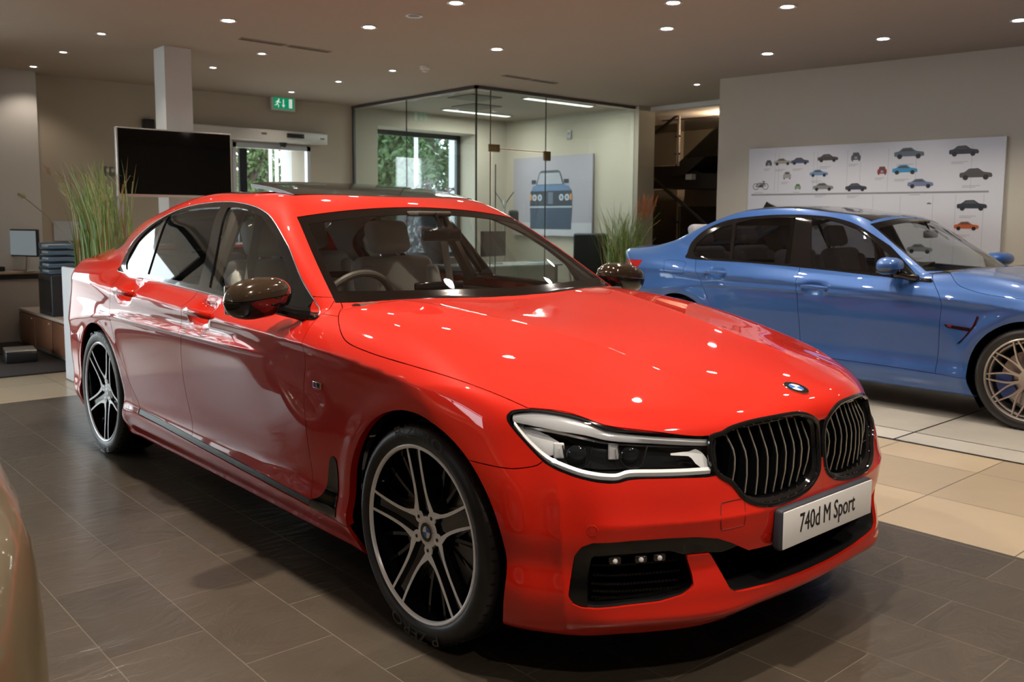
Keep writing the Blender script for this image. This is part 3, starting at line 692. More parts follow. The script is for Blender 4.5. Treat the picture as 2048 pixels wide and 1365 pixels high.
    # headlights
    def uzs(pts, off=0.0):
        pts = np.atleast_2d(pts); u, z = pts[:, 0], pts[:, 1]; off = np.broadcast_to(off, u.shape); s_ = (1.6-u)/2
        P = surf_pts(F, np.stack([u+s_, -s_, z], 1), np.array([-1., 1., 0])/math.sqrt(2), 0, 1.6); n = grad(F, P); n /= np.linalg.norm(n, axis=1)[:, None]; return P-n*off[:, None]
    def uz(u, z, off=0.0): return uzs([(u, z)], off)[0]
    def gxs(pts): pts = np.atleast_2d(pts); return surf_pts(F, np.stack([pts[:, 0]*0+1.1, -pts[:, 0], pts[:, 1]], 1), np.array([-1., 0, 0]), 0, .8)[:, 0]
    for flip in (False, True):
        fx = (lambda P: P*np.array([1, -1, 1])) if flip else (lambda P: P)
        mr = 'flip' if flip else None
        hlo = skin_object('headlight', *panel_arrays(S, bez, 0, .01, -.001), mat('gloss_black'), car, mr)
        skin_object('headlight_lens', *panel_arrays(S, lens, 0, 0, .001), mat('clear_lens'), hlo, mr)
        skin_object('headlight_housing', *panel_arrays(S, hl, -.004, 0, .062), mat('satin_black'), hlo, mr)
        A = panel_arrays(S, hl, 0, .062, .002); nv = len(A[1]); V_, N_, f_ = A; lipf = [f for f in f_ if max(f) >= 0 and len(f) == 4 and f[0] >= len(V_)-2*len({i for g in f_ for i in g if i >= 0})*0 and f[2] > f[1]-10**9]
        isl = np.zeros(len(V_), bool); cnt = len(np.unique(hl)); isl[cnt:] = True
        skin_object('headlight_wall', V_, -N_, [f[::-1] for f in f_ if all(isl[i] for i in f)], mat('satin_black'), hlo, mr)
        def strip3(name, pts, w, off, m_, n=4, dz=None):
            P = np.array(catmull(pts, n)); N_ = len(P); ww = np.full(N_, w) if not isinstance(w, (list, tuple)) else np.interp(np.arange(N_)/(N_-1), np.linspace(0, 1, len(w)), w)
            A_ = uzs(np.stack([P[:, 0], P[:, 1]+ww/2], 1), off); B_ = uzs(np.stack([P[:, 0], P[:, 1]-ww/2], 1), off); C_ = uzs(P, off-.006 if dz is None else dz); vs = []
            for i in range(N_):
                if not np.isnan(A_[i]).any() and not np.isnan(B_[i]).any() and not np.isnan(C_[i]).any(): vs += [fx(A_[i]), fx(C_[i]), fx(B_[i])]
            k = len(vs)//3; mb = MB(); mb.add(vs, [f for i in range(k-1) for f in ((3*i, 3*i+1, 3*i+4, 3*i+3), (3*i+1, 3*i+2, 3*i+5, 3*i+4))], True)
            return mb.build(name, m_, hlo, fix=False, sharp=60)
        strip3('light_guide', [(-.485, .765), (-.43, .722), (-.35, .678), (-.26, .655), (-.18, .643), (-.08, .637), (-.02, .646), (.1, .645), (.31, .642)], .018, .012, mat('lamp_white'))
        strip3('upper_reflector', [(-.49, .781), (-.40, .783), (-.30, .776), (-.2, .765), (-.09, .744), (.08, .731), (.31, .716)], [.020, .040, .044, .036, .026, .020, .019], .012, mat('brow_clear', (.62, .63, .65), .12, .25, 1))
        strip3('brow_strip', [(-.45, .760), (-.34, .758), (-.22, .744), (-.10, .726), (.08, .716), (.30, .704)], [.010, .016, .012, .007, .007, .007], .024, mat('headlight_silver'))
        strip3('inner_reflector', [(.15, .692), (.225, .690), (.255, .682), (.285, .668), (.312, .652)], [.005, .012, .038, .042, .022], .020, mat('lamp_white'), dz=.020)
        strip3('outer_reflector', [(-.475, .758), (-.43, .738), (-.39, .722), (-.35, .712), (-.30, .708)], [.022, .050, .060, .056, .024], .030, mat('lamp_white'))
        strip3('module_panel', [(-.32, .69), (-.12, .69), (.1, .685), (.2, .675)], [.05, .06, .05, .03], .052, mat('lamp_grey'))
        for u in (-.235, -.005):
            c = uz(u, .693, .040); n = grad(F, c[None])[0]; n /= np.linalg.norm(n); n = np.array([n[0], n[1], .05]); n /= np.linalg.norm(n)
            M = frame_at(F, c); M = Matrix.Translation(Vector(c)) @ Vector(n).to_track_quat('Z', 'Y').to_matrix().to_4x4()
            mb = MB(); mb.lathe([(0, .012), (.012, .011), (.024, .006), (.029, .0), (.0292, -.01)], 28, M)
            if flip: mb.v = [(x, -y, z) for x, y, z in mb.v]
            mb.build('projector_lens', mat('lens_dark', (.012, .014, .018), .04, 0, 1), hlo)
            mb = MB(); ring = [(-.036, .030), (-.030, -.006), (-.016, -.030), (.016, -.033), (.030, -.012), (.040, .026)]
            mb.tube(catmull([(x_*1.1, y_, .012) for x_, y_ in ring], 4), .0022, 6, M)
            if flip: mb.v = [(x, -y, z) for x, y, z in mb.v]
            mb.build('projector_ring', mat('ring_grey', (.35, .36, .38), .2, 1), hlo)
            mb = MB(); mb.rbox((-.05, .012, -.002), (.030, .045, .01), .004, M)
            if flip: mb.v = [(x, -y, z) for x, y, z in mb.v]
            mb.build('module_bracket', mat('lamp_white'), hlo)
    # grille
    for flip in (1, -1):
        gr = skin_object('kidney_grille', *panel_arrays(S, kd, 0, 0, .055), mat('void_black'), car, None if flip == 1 else 'flip')
        gk = gxs(KD); ring = [(g_-.002, -p[0]*flip, p[1]) for g_, p in zip(gk, KD)]
        mb = MB(); mb.tube(ring, .0085, 10, closed=True); mb.build('grille_frame', mat('gloss_black'), gr)
        inn = []
        c = np.mean(KD, 0)
        for p in KD: inn.append(p+(c-p)/np.linalg.norm(c-p)*.016)
        gi = gxs(inn); vs = [(g_-.001, -p[0]*flip, p[1]) for g_, p in zip(gk, KD)]+[(g_-.016, -q[0]*flip, q[1]) for g_, q in zip(gi, inn)]+[(g_-.052, -q[0]*flip, q[1]) for g_, q in zip(gi, inn)]; k = len(KD)
        mb = MB(); mb.add(vs, [(i, (i+1) % k, k+(i+1) % k, k+i) for i in range(k)]+[(k+i, k+(i+1) % k, 2*k+(i+1) % k, 2*k+i) for i in range(k)], True)
        mb.build('grille_surround', mat('gloss_black'), gr, fix=False)
        KA = np.array(inn)
        for i in range(9):
            y = .060+i*.0395; zz = []
            for a, b in zip(KA, np.roll(KA, -1, 0)):
                if (a[0]-y)*(b[0]-y) < 0: zz.append(a[1]+(b[1]-a[1])*(y-a[0])/(b[0]-a[0]))
            if len(zz) < 2: continue
            z1, z0 = max(zz), min(zz); zm = z0+(z1-z0)*.60
            prof = [(z1-.004, .036), (zm+.012, .010), (zm-.012, .008), ((zm+z0)/2, .016), (z0+.006, .032)]
            gp = gxs([(y, z) for z, o in prof]); fr = [(g_-o, z) for g_, (z, o) in zip(gp, prof)]
            mb = MB(); w = .0045
            for (xa, za), (xb_, zb_) in zip(fr[:-1], fr[1:]):
                vs = [(xa, -(y-w)*flip, za), (xa, -(y+w)*flip, za), (xb_, -(y+w)*flip, zb_), (xb_, -(y-w)*flip, zb_), (xa-.04, -(y-w)*flip, za), (xa-.04, -(y+w)*flip, za), (xb_-.04, -(y+w)*flip, zb_), (xb_-.04, -(y-w)*flip, zb_)]
                mb.add(vs, [(0, 1, 2, 3), (0, 3, 7, 4), (1, 5, 6, 2)])
            sl = mb.build('grille_slat', mat('gloss_black'), gr)
            mb = MB(); mb.tube([(x+.001, -y*flip, z) for x, z in fr], .0020, 6); mb.build('slat_edge', mat('grille_silver'), gr)
    skin_object('grille_bridge', *panel_arrays(S, camp, 0, 0, .006), mat('gloss_black'), car, 'both')
    # bumper inlets
    skin_object('lower_air_intake', *panel_arrays(S, np.concatenate([op, bl]), -.005, 0, .085), mat('void_black'), car, 'both')
    A = panel_arrays(S, np.concatenate([op, bl]), 0, .085, .01); cnt = len(np.unique(np.concatenate([op, bl])))
    skin_object('intake_wall', A[0], -A[1], [f[::-1] for f in A[2] if min(f) >= cnt], mat('satin_black'), car, 'both')
    # lattice in the intakes
    for side_ in (1, -1):
        mb = MB(); LP = [(-.165+k*.0145+(r % 2)*.007, .292+r*.022) for r in range(6) for k in range(26) if -.165+k*.0145 < .215]
        for a in uzs(LP, .045):
            if not np.isnan(a).any(): mb.box((0, 0, 0), (.004, .008, .006), Matrix.Translation(Vector(a*[1, side_, 1])) @ Matrix.Rotation(math.radians(-35*side_), 4, 'Z'))
        mb.build('fog_intake_mesh', mat('mesh_black', (.004, .004, .004), .5, spec=.25), car)['kind'] = 'stuff'
    bls = both('intake_blade', bl, mat('blade_black', (.005, .005, .005), .06, 0, .5, spec=.5), 0, .03, .006)
    for b_, fl in zip(bls, (1, -1)):
        for u in (-.075, .03, .105):
            a = uz(u, .405, .016)
            mb = MB(); M = Matrix.Translation(Vector(a*[1, fl, 1])) @ Matrix.Rotation(math.radians(-38*fl), 4, 'Z')
            mb.rbox((0, 0, 0), (.03, .036, .022), .006, M); mb.build('fog_led', mat('led_clear', (.10, .10, .10), .06, .9), b_); mb = MB(); mb.lathe([(0, .019), (.006, .017), (.009, .012)], 10, M @ Matrix.Rotation(math.radians(90), 4, 'Y')); mb.build('led_lens', mat('lamp_white'), b_)
    # number plate
    mb = MB(); mb.rbox((.862, 0, .447), (.034, .536, .124), .012, Matrix.Identity(4)); pl = mb.build('number_plate', mat('plate_edge'), car)
    mb = MB(); mb.rbox((.8795, 0, .447), (.004, .522, .112), .0019); mb.build('plate_face', mat('plate_white'), pl)
    v, f = text_arrays('740d M Sport', .084, 0); w = max(p[0] for p in v)-min(p[0] for p in v); cxx = (max(p[0] for p in v)+min(p[0] for p in v))/2
    mb = MB()
    for k_, (dy_, dz_) in enumerate(((0, 0), (.0011, 0), (-.0011, 0), (0, .0008), (0, -.0008))): mb.add([(.8821+k_*.00004, (p[0]-cxx)*.325/w-.012+dy_, p[1]*.98+.450+dz_) for p in v], f)
    mb.add([], []); mb.build('plate_lettering', mat('plate_ink'), pl, fix=False)
    # emblem, sensors, badge
    P = surf_pt(F, (.747, 0, 1.3), (0, 0, -1), 0, 1); n = Vector(grad(F, P[None])[0]).normalized(); yv = Vector((0, 1, 0)); up = n.cross(yv).normalized()*-1
    M = Matrix((yv, n.cross(yv), n)).transposed().to_4x4(); M.translation = Vector(P)
    if (n.cross(yv)).z > 0 or True: roundel('hood_emblem', .041, M, car)
    for u, z in ((-.166, .495), (.56, .425)):
        for fl in (1, -1):
            c = uz(u, z, -.0012); M = frame_at(F, c); mb = MB(); mb.lathe([(0, 0), (.0105, 0), (.011, -.002)], 24, M); mb.lathe([(.0125, -.0005), (.0145, .0003), (.016, -.0008)], 24, M)
            if fl < 0: mb.v = [(x, -y, z_) for x, y, z_ in mb.v]
            mb.build('parking_sensor', paint, car)
    cv_ = uzs([(u_, z_) for u_, z_ in catmull([(.345, .545), (.345, .485), (.362, .478), (.43, .481), (.447, .487), (.447, .547), (.43, .555), (.362, .553)], 3, True)], -.0004)
    for fl in (1,): mb = MB(); mb.tube([(x, y*fl, z) for x, y, z in cv_], .0016, 5, closed=True); mb.build('towing_cover', mat('seam_red', (.16, .008, .005), .5), car)
    c = surf_pt(F, (-.587, -1.2, .744), (0, 1, 0), 0, .6)
    for fl in (1, -1):
        mb = MB(); y0 = (c[1]-.002)
        for x0, x1, m_ in ((-.03, .028, 'chrome'),): mb.rbox((-.585, y0, .747), (.058, .004, .024), .0015)
        if fl < 0: mb.v = [(x, -y, z_) for x, y, z_ in mb.v]
        bd = mb.build('fender_badge', mat('chrome'), car)
        for x, m_ in ((-.608, 'badge_blue'), (-.600, 'roundel_blue'), (-.592, 'red_badge')):
            mb = MB(); mb.box((x, y0-.0022, .747), (.006, .001, .019))
            if fl < 0: mb.v = [(x_, -y, z_) for x_, y, z_ in mb.v]
            mb.build('badge_stripe', mat(m_, (.1, .35, .75), .3), bd)
        v, f = text_arrays('M', .022, .001); mb = MB(); mb.add([(-.574+p[0]*fl, (y0-.0024)*fl, .747+p[1]) for p in v], f); mb.build('badge_letter', mat('gloss_black'), bd, fix=False)
    # door handles
    for (hx, hz, w), dd in zip(HND, (doors, rdoors)):
        for d_, fl in zip(dd, (1, -1)):
            y0 = -.953*fl; mb = MB()
            mb.tube(catmull([(hx-.115, y0+.02*fl, hz-.004), (hx-.095, y0-.004*fl, hz), (hx-.04, y0-.014*fl, hz+.002), (hx+.04, y0-.014*fl, hz), (hx+.095, y0-.004*fl, hz-.003), (hx+.115, y0+.02*fl, hz-.006)], 4), .0135, 12)
            mb.v = [(x, y, hz+(z_-hz)*1.35) for x, y, z_ in mb.v]; mb.build('door_handle', paint, d_)
    # mirrors
    for fl in (1, -1):
        T = Matrix.Translation((-.905, -1.015*fl, 1.042)) @ Matrix.Rotation(math.radians(12*fl), 4, 'Z') @ Matrix.Scale(1.16, 4)
        def shell(z0, z1, sc=1.0, n=28):
            vs, fs = [], []; rows = 14
            for i in range(rows+1):
                zt = z0+(z1-z0)*i/rows; h = zt/.066; 
                for k in range(n):
                    a = 2*math.pi*k/n; r = max(0, 1-abs(h)**2.6)**(1/2.6); ca, sa = math.cos(a), math.sin(a)
                    x = .075*abs(ca)**.8*np.sign(ca)*r*(1 if ca > 0 else .55); y = .122*abs(sa)**.75*np.sign(sa)*r*(1-.10*(h > 0)*abs(h)-.12*(h < 0)*abs(h))
                    vs.append((x*sc, y*sc, zt*sc+.010*(y*fl)/.12))
            for i in range(rows):
                for k in range(n): fs.append((i*n+k, i*n+(k+1) % n, (i+1)*n+(k+1) % n, (i+1)*n+k))
            fs.append(list(range(n))); fs.append(list(range(rows*n, rows*n+n)))
            return vs, fs
        mb = MB(); mb.add(*shell(-.066, .003), True, T); mr_ = mb.build('wing_mirror', mat('gloss_black'), car)
        mb = MB(); mb.add(*shell(.005, .066, 1.012), True, T); mb.build('mirror_cap', mat('carbon_cap', (.045, .032, .020), .12, .3, 1), mr_)
        mb = MB(); mb.rbox((-.036, 0, -.004), (.014, .19, .095), .006, T); mb.build('mirror_glass', mat('mirror', (.8, .8, .8), .02, 1), mr_)
        mb = MB(); mb.tube([(-.80, -.855*fl, .975), (-.82, -.90*fl, .985), (-.865, -.95*fl, 1.0)], [.030, .024, .022], 10); mb.rbox((-.79, -.862*fl, .972), (.13, .03, .022), .01)
        mb.build('mirror_arm', mat('gloss_black'), mr_)
    # wheels, liners
    for (cx, cz), ph in zip(R['arch'], (98, 62)):
        for fl in (1, -1):
            yo = .928 if cx > -1 else .938
            make_wheel(car, 'red', (cx, -yo*fl, .352), fl < 0, ph)
            mb = MB(); T = Matrix.Translation((cx, 0, cz)) @ Matrix.Rotation(math.radians(90), 4, 'X')
            mb.lathe([(.408, .875*fl), (.41, .60*fl), (.25, .58*fl), (0, .58*fl)], 40, T, arc=(math.radians(-38), math.radians(218)) if True else None); mb.build('wheel_arch_liner', mat('void_black'), car, fix=False)
    # dark inner structure of the lower body
    L0 = makeF(dict(R, b=[-9, 2.5]))
    def Fi(P): return base(P)+.065
    V2, Q2 = surface_nets(Fi, (-4.3, -1.0, .1), (.9, .06, 1.2), .034)
    S2 = Surf(Fi, V2, Q2); Q2, _ = S2.split(Q2, lambda P: P[:, 1]); m = np.abs(S2.V[:, 1]) < 1e-3; S2.V[m, 1] = 0
    Q2, _ = S2.split(Q2, lambda P: P[:, 2]-np.where(P[:, 0] > -.72, 1.2, .955))
    for cx, cz in R['arch']: _, Q2 = S2.take(Q2, [lambda P, cx=cx, cz=cz: np.hypot(P[:, 0]-cx, P[:, 2]-cz)-.43, lambda P: .57-AY(P)])
    skin_object('inner_structure', *panel_arrays(S2, Q2, 0, 0, 0), mat('void_black'), car, 'both')
    build_cabin(car, base, 'cream_leather', -1)
    return car, F, S

def build_cabin(car, F, leather, wheel_side, dx=0.0, zs=0.0):
    lm, dk = mat(leather), mat('dark_trim')
    mb = MB(); mb.box((-1.9+dx, 0, .30+zs), (2.6, 1.5, .04)); mb.build('cabin_floor', dk, car)
    # dashboard
    pts = catmull([(-.62, 1.0), (-.75, 1.005), (-.98, .985), (-1.12, .955), (-1.17, .90), (-1.14, .80), (-1.05, .70), (-1.0, .55), (-.7, .55), (-.62, .7)], 4, True)
    mb = MB(); M = Matrix(((1, 0, 0, dx), (0, 0, -1, 0), (0, 1, 0, zs), (0, 0, 0, 1))); mb.prism([tuple(p) for p in pts], -.73, .73, M, True); da = mb.build('dashboard', dk, car)
    mb = MB(); mb.rbox((-1.08+dx, wheel_side*.36, .975+zs), (.20, .36, .07), .03); mb.build('instrument_hood', dk, da)
    mb = MB(); mb.rbox((-1.12+dx, 0, 1.0+zs), (.02, .28, .10), .008); mb.build('centre_display', mat('gloss_black'), da)
    # steering wheel
    T = Matrix.Translation((-1.26+dx, wheel_side*.37, .93+zs)) @ Matrix.Rotation(math.radians(-66), 4, 'Y')
    mb = MB(); mb.tube([(.185*math.cos(a), .185*math.sin(a), 0) for a in np.linspace(0, 2*math.pi, 40, endpoint=False)], .0165, 10, T, closed=True)
    mb.rbox((0, 0, -.02), (.10, .12, .05), .02, T); mb.rbox((0, .1, -.01), (.035, .15, .02), .008, T); mb.rbox((0, -.1, -.01), (.035, .15, .02), .008, T); mb.rbox((-.1, 0, -.01), (.15, .04, .02), .008, T)
    mb.build('steering_wheel', mat('wheel_leather', (.09, .075, .06), .5), car)
    def seat(x, y, w, rear=False):
        mb = MB(); mb.rbox((x+.02, y, .52+zs), (.52, w, .20), .06, seg=4); s = mb.build('seat' if not rear else 'rear_seat', lm, car)
        B = Matrix.Translation((x-.26, y, .58+zs)) @ Matrix.Rotation(math.radians(-20), 4, 'Y')
        mb = MB(); mb.rbox((0, 0, .28), (.14, w*.96, .60), .06, B, 4)
        for sy in (-1, 1): mb.rbox((.045, sy*w*.40, .26), (.12, w*.18, .50), .045, B, 4)
        mb.build('seat_back', lm, s)
        mb = MB(); mb.rbox((.01, 0, .695), (.10, w*.50, .19), .045, B, 4); mb.build('headrest', lm, s)
        mb = MB()
        for sy in (-1, 1): mb.tube([(0, sy*.06, .54), (0, sy*.06, .66)], .007, 8, B)
        mb.build('headrest_post', mat('chrome'), s)
    for y in (-.37, .37): seat(-1.62+dx, y, .54)
    for y in (-.36, .36): seat(-2.55+dx, y, .56, True)
    mb = MB(); mb.rbox((-1.45+dx, 0, .56+zs), (.8, .22, .22), .04); mb.build('centre_console', dk, car)
    mb = MB(); mb.rbox((-3.12+dx, 0, .98+zs), (.55, 1.30, .04), .015); mb.build('parcel_shelf', dk, car)
    for fl in (1, -1):
        mb = MB(); mb.rbox((-1.75+dx, fl*.815, .70+zs), (2.1, .04, .50), .015); mb.build('door_lining', dk, car)
    mb = MB(); mb.rbox((-1.10+dx, 0, 1.268+zs), (.03, .22, .06), .014, None); mb.tube([(-1.10+dx, 0, 1.28+zs), (-1.15+dx, 0, 1.365+zs)], .008); mb.build('interior_mirror', mat('gloss_black'), car)
    mb = MB(); mb.rbox((-1.20+dx, 0, 1.365+zs), (.10, .20, .025), .01); mb.build('sensor_housing', dk, car)
    for fl in (1, -1):   # pillars and belts
        mb = MB(); mb.tube([(-1.86+dx, fl*.79, 1.0+zs), (-1.93+dx, fl*.60, 1.385+zs)], .035, 8); mb.build('b_pillar_trim', dk, car)
        mb = MB(); mb.box((0, 0, 0), (.004, .045, .75), Matrix.Translation((-1.84+dx, fl*.62, .98+zs)) @ Matrix.Rotation(fl*math.radians(12), 4, 'X')); mb.build('seat_belt', mat('belt_grey', (.3, .29, .27), .7), car)
# ------------------------------------------------------------------ the showroom
def tile_mat(name, sx, sy, ox, oy, base, grout, offset=0.5, rough=.3, gw=.004, slate=True, tilt=0.0):
    m = bpy.data.materials.new(name); m.use_nodes = True; n = m.node_tree.nodes; L = m.node_tree.links; b = n['Principled BSDF']
    tc = n.new('ShaderNodeTexCoord'); mp = n.new('ShaderNodeMapping'); mp.inputs['Location'].default_value = (ox, oy, 0); L.new(tc.outputs['Object'], mp.inputs['Vector'])
    br = n.new('ShaderNodeTexBrick'); br.offset = offset; br.squash = 1; br.inputs['Scale'].default_value = 1; br.inputs['Brick Width'].default_value = sx; br.inputs['Row Height'].default_value = sy
    br.inputs['Mortar Size'].default_value = gw/2; br.inputs['Mortar Smooth'].default_value = .1; br.inputs['Bias'].default_value = 0
    br.inputs['Color1'].default_value = (*[c*.88 for c in base], 1); br.inputs['Color2'].default_value = (*[c*1.12 for c in base], 1); br.inputs['Mortar'].default_value = (*grout, 1)
    L.new(mp.outputs['Vector'], br.inputs['Vector'])
    no = n.new('ShaderNodeTexNoise'); no.inputs['Scale'].default_value = 3.0; no.inputs['Detail'].default_value = 8; no.inputs['Roughness'].default_value = .6; L.new(tc.outputs['Object'], no.inputs['Vector'])
    mixn = n.new('ShaderNodeMix'); mixn.data_type = 'RGBA'; mixn.blend_type = 'MULTIPLY'; mixn.inputs[0].default_value = .5 if slate else .25
    cr = n.new('ShaderNodeValToRGB'); cr.color_ramp.elements[0].position = .3; cr.color_ramp.elements[0].color = (.55, .55, .55, 1); cr.color_ramp.elements[1].position = .7
    L.new(no.outputs['Fac'], cr.inputs[0]); L.new(br.outputs['Color'], mixn.inputs[6]); L.new(cr.outputs[0], mixn.inputs[7]); L.new(mixn.outputs[2], b.inputs['Base Color'])
    b.inputs['Roughness'].default_value = rough
    bp = n.new('ShaderNodeBump'); bp.inputs['Distance'].default_value = .004; bp.inputs['Strength'].default_value = 1.0 if slate else .4
    mt = n.new('ShaderNodeMath'); mt.operation = 'MULTIPLY_ADD'; mt.inputs[1].default_value = -1.0; 
    if slate:
        wv = n.new('ShaderNodeTexNoise'); wv.inputs['Scale'].default_value = 9; wv.inputs['Detail'].default_value = 6; wv.inputs['Distortion'].default_value = 2.2
        mp2 = n.new('ShaderNodeMapping'); mp2.inputs['Scale'].default_value = (1.0, .35, 1); mp2.inputs['Rotation'].default_value = (0, 0, .6); L.new(tc.outputs['Object'], mp2.inputs['Vector']); L.new(mp2.outputs[0], wv.inputs['Vector'])
        L.new(wv.outputs['Fac'], mt.inputs[2])
    else: mt.inputs[2].default_value = 0.0
    L.new(br.outputs['Fac'], mt.inputs[0]); L.new(mt.outputs[0], bp.inputs['Height']); L.new(bp.outputs['Normal'], b.inputs['Normal'])
    return m
def st(name, mb, m, label=None):
    o = mb.build(name, m); o['kind'] = 'structure'; return o
WALL = mat('wall_paint', (.44, .385, .31), .85, bump=(180, .03)); WALLW = mat('wall_paint_white', (.60, .59, .58), .85)
CEILM = mat('ceiling_paint', (.37, .305, .25), .9, bump=(120, .02))
XB, YR = -8.8, 7.1
dark_tile = tile_mat('dark_slate_tile', .6, .3, .01+2.61-.0, 1.105, (.088, .072, .055), (.20, .17, .13), .5, .30)
light_tile = tile_mat('light_stone_tile', .6, .6, .235, -.09, (.46, .38, .27), (.17, .14, .10), 0, .28, .007, False)
mb = MB(); mb.quad((-4.95, -6, 0), (6, -6, 0), (6, 1.33, 0), (-4.95, 1.33, 0)); st('floor', mb, dark_tile)
mb = MB(); mb.quad((-8.8, -6, 0), (-4.95, -6, 0), (-4.95, 10.5, 0), (-8.8, 10.5, 0)); mb.quad((-4.95, 1.33, 0), (6, 1.33, 0), (6, 10.5, 0), (-4.95, 10.5, 0)); st('floor', mb, light_tile)
mb = MB(); mb.box((-1.4, 2.4, CEIL+.05), (15.2, 16.8, .1)); st('ceiling', mb, CEILM)
def wall_x(name, X, y0, y1, openings, m, t=.3, side=-1, top=CEIL):
    """wall in the plane X, thickness to X+side*t, with openings (ya, yb, za, zb)"""
    mb = MB(); xc = X+side*t/2; ys = y0
    for (a, b, z0, z1) in sorted(openings):
        mb.box((xc, (ys+a)/2, top/2), (t, a-ys, top))
        if z0 > 0: mb.box((xc, (a+b)/2, z0/2), (t, b-a, z0))
        mb.box((xc, (a+b)/2, (z1+top)/2), (t, b-a, top-z1)); ys = b
    mb.box((xc, (ys+y1)/2, top/2), (t, y1-ys, top)); return st(name, mb, m)
wall_x('wall_back', XB, -.95, 7.4, [(2.48, 3.57, 0, 2.30), (4.66, 6.48, .75, 2.66)], WALL, .5)
mb = MB(); mb.box((-8.70, -.34, CEIL/2), (.2, 1.04, CEIL)); st('wall_back', mb, WALLW)         # pale pier at the far left
wall_x('wall_back', -7.2, -6, -.88, [(-5.9, -1.0, .05, 2.86)], WALL, .3); mb = MB(); mb.box((-8.15, -.94, CEIL/2), (1.3, .12, CEIL)); st('wall_back', mb, WALL)
# left wall with tall showroom glazing (off camera, mirrored in the red paint)
mb = MB()
ys = -6.15
for a, b in ((-8.8, -7.1), (-4.4, -4.0), (-.6, 6.0)): mb.box(((a+b)/2, ys, CEIL/2), (b-a, .3, CEIL))
mb.box((-2.3, ys, 2.86), (3.4, .3, .08)); mb.box((-2.3, ys, .05), (3.4, .3, .1))
mb.box((-5.75, ys, 2.86), (2.7, .3, .08)); mb.box((-5.75, ys, .05), (2.7, .3, .1)); st('wall_left', mb, WALL)
mb = MB(); mb.box((6.15, 2.2, CEIL/2), (.3, 16.8, CEIL)); st('wall_front', mb, WALL)
# right wall (slightly skewed) with its end face, office side wall, stair lobby walls
RA, RB = np.array([-3.84, 5.90]), np.array([-.75, 6.28]); dR = (RB-RA)/np.linalg.norm(RB-RA); nR = np.array([dR[1], -dR[0]])
E2 = RA+dR*10.5
mb = MB(); mb.prism([tuple(RA), tuple(E2), tuple(E2-nR*.3), (-3.84, 6.20+.0)], 0, CEIL); mb.box((-3.74, 6.85, CEIL/2), (.2, 1.4, CEIL)); st('wall_right', mb, mat('wall_paint_cool', (.50, .475, .41), .85))
mb = MB(); mb.box((-7.43, YR+.1, CEIL/2), (2.74, .2, CEIL)); mb.box((-6.06, YR+.12, CEIL/2), (.14, .34, CEIL)); st('wall_right', mb, WALL)
mb = MB(); mb.box((-4.9, 7.35, CEIL-.03), (2.3, .12, .06)); st('trim_1', mb, WALLW)
mb = MB(); mb.box((-5.0, 10.4, 1.7), (7.5, .2, 3.4)); mb.box((-8.7, 8.9, 1.7), (.2, 3.2, 3.4)); mb.box((-2.0, 8.9, 1.7), (.2, 3.0, 3.4)); st('wall_back', mb, mat('lobby_wall', (.42, .34, .26), .9))
# ceiling fittings ---------------------------------------------------------------
def downlight(x, y, big=True, power=None, tint=(1.0, .86, .70), lit=True):
    L = {True: 'wide round recessed downlight, lit', False: 'small recessed downlight, lit'}[big]
    t = empty('ceiling_downlight', (x, y, CEIL), 0)
    r = .050 if big else .034
    mb = MB(); mb.lathe([(r, -.001), (r+.016, -.001), (r+.016, -.007), (r-.003, -.004), (r-.008, .03)], 28); mb.build('bezel', mat('lamp_bezel', (.62, .60, .58), .35, .3), t)
    mb = MB(); mb.lathe([(0, -.0035), (r-.004, -.0035)], 24); mb.build('diffuser', mat('lamp_unlit', (.10, .09, .08), .4) if not lit else mat('lamp_glow' if big else 'lamp_glow_small', (1, 1, 1), .5, emit=(1.0, .93, .92), estr=45 if big else 12), t, fix=False)
    if not lit: return t
    ld = bpy.data.lights.new('downlight_lamp', 'SPOT'); ld.energy = power or (60 if big else 14); ld.spot_size = math.radians(118); ld.spot_blend = .6; ld.shadow_soft_size = .03; ld.color = tint
    lo = bpy.data.objects.new('lamp', ld); lo.location = (0, 0, -.03); lo.parent = t; COL.objects.link(lo)
    return t
LIGHTS = [
 (-4.75, .64, 1, 'downlight above the black television, in front of the white column'), (-4.19, 1.59, 1, 'downlight over the red car roof, second to the right of the television'),
 (-3.60, 1.62, 1, 'unlit dark-rimmed downlight near the top edge, left of centre'), (-4.20, 2.97, 1, 'downlight between the ceiling grille and the glass office corner'),
 (-2.57, 3.40, 1, 'bright downlight above and right of the glass office'), (-1.49, 3.44, 1, 'bright downlight at the top edge, right of centre'),
 (-2.63, 4.95, 1, 'bright downlight nearest the start of the picture wall'), (-1.57, 5.06, 1, 'bright downlight in front of the picture wall, upper right'),
 (-.52, 5.13, 1, 'downlight cut by the right edge of the view'), (-4.26, 6.04, 0, 'small downlight in front of the stair opening'),
 (-5.99, .06, 0, 'small downlight left of the column top, nearest of the left row'), (-7.15, .07, 0, 'small downlight in the middle of the left row'), (-8.26, .08, 0, 'small downlight furthest back in the left row'),
 (-5.91, 1.49, 0, 'small downlight right of the white column, under the ceiling grille'), (-7.01, 1.48, 0, 'small downlight close right of the white column, further back'),
 (-5.87, 2.95, 0, 'small downlight beside the smoke detector'), (-6.94, 2.93, 0, 'small downlight midway to the sliding door'), (-8.10, 2.95, 0, 'small downlight just above the exit sign'),
 (-3.05, 1.60, 1, 'downlight at the top edge above the television side'), (-1.98, 2.74, 1, 'downlight at the very top edge, centre right')]
for x, y, b, lab in LIGHTS: tag(downlight(x, y, bool(b), lit='dark-rimmed' not in lab), lab, 'ceiling light', 'recessed downlights in the showroom ceiling')
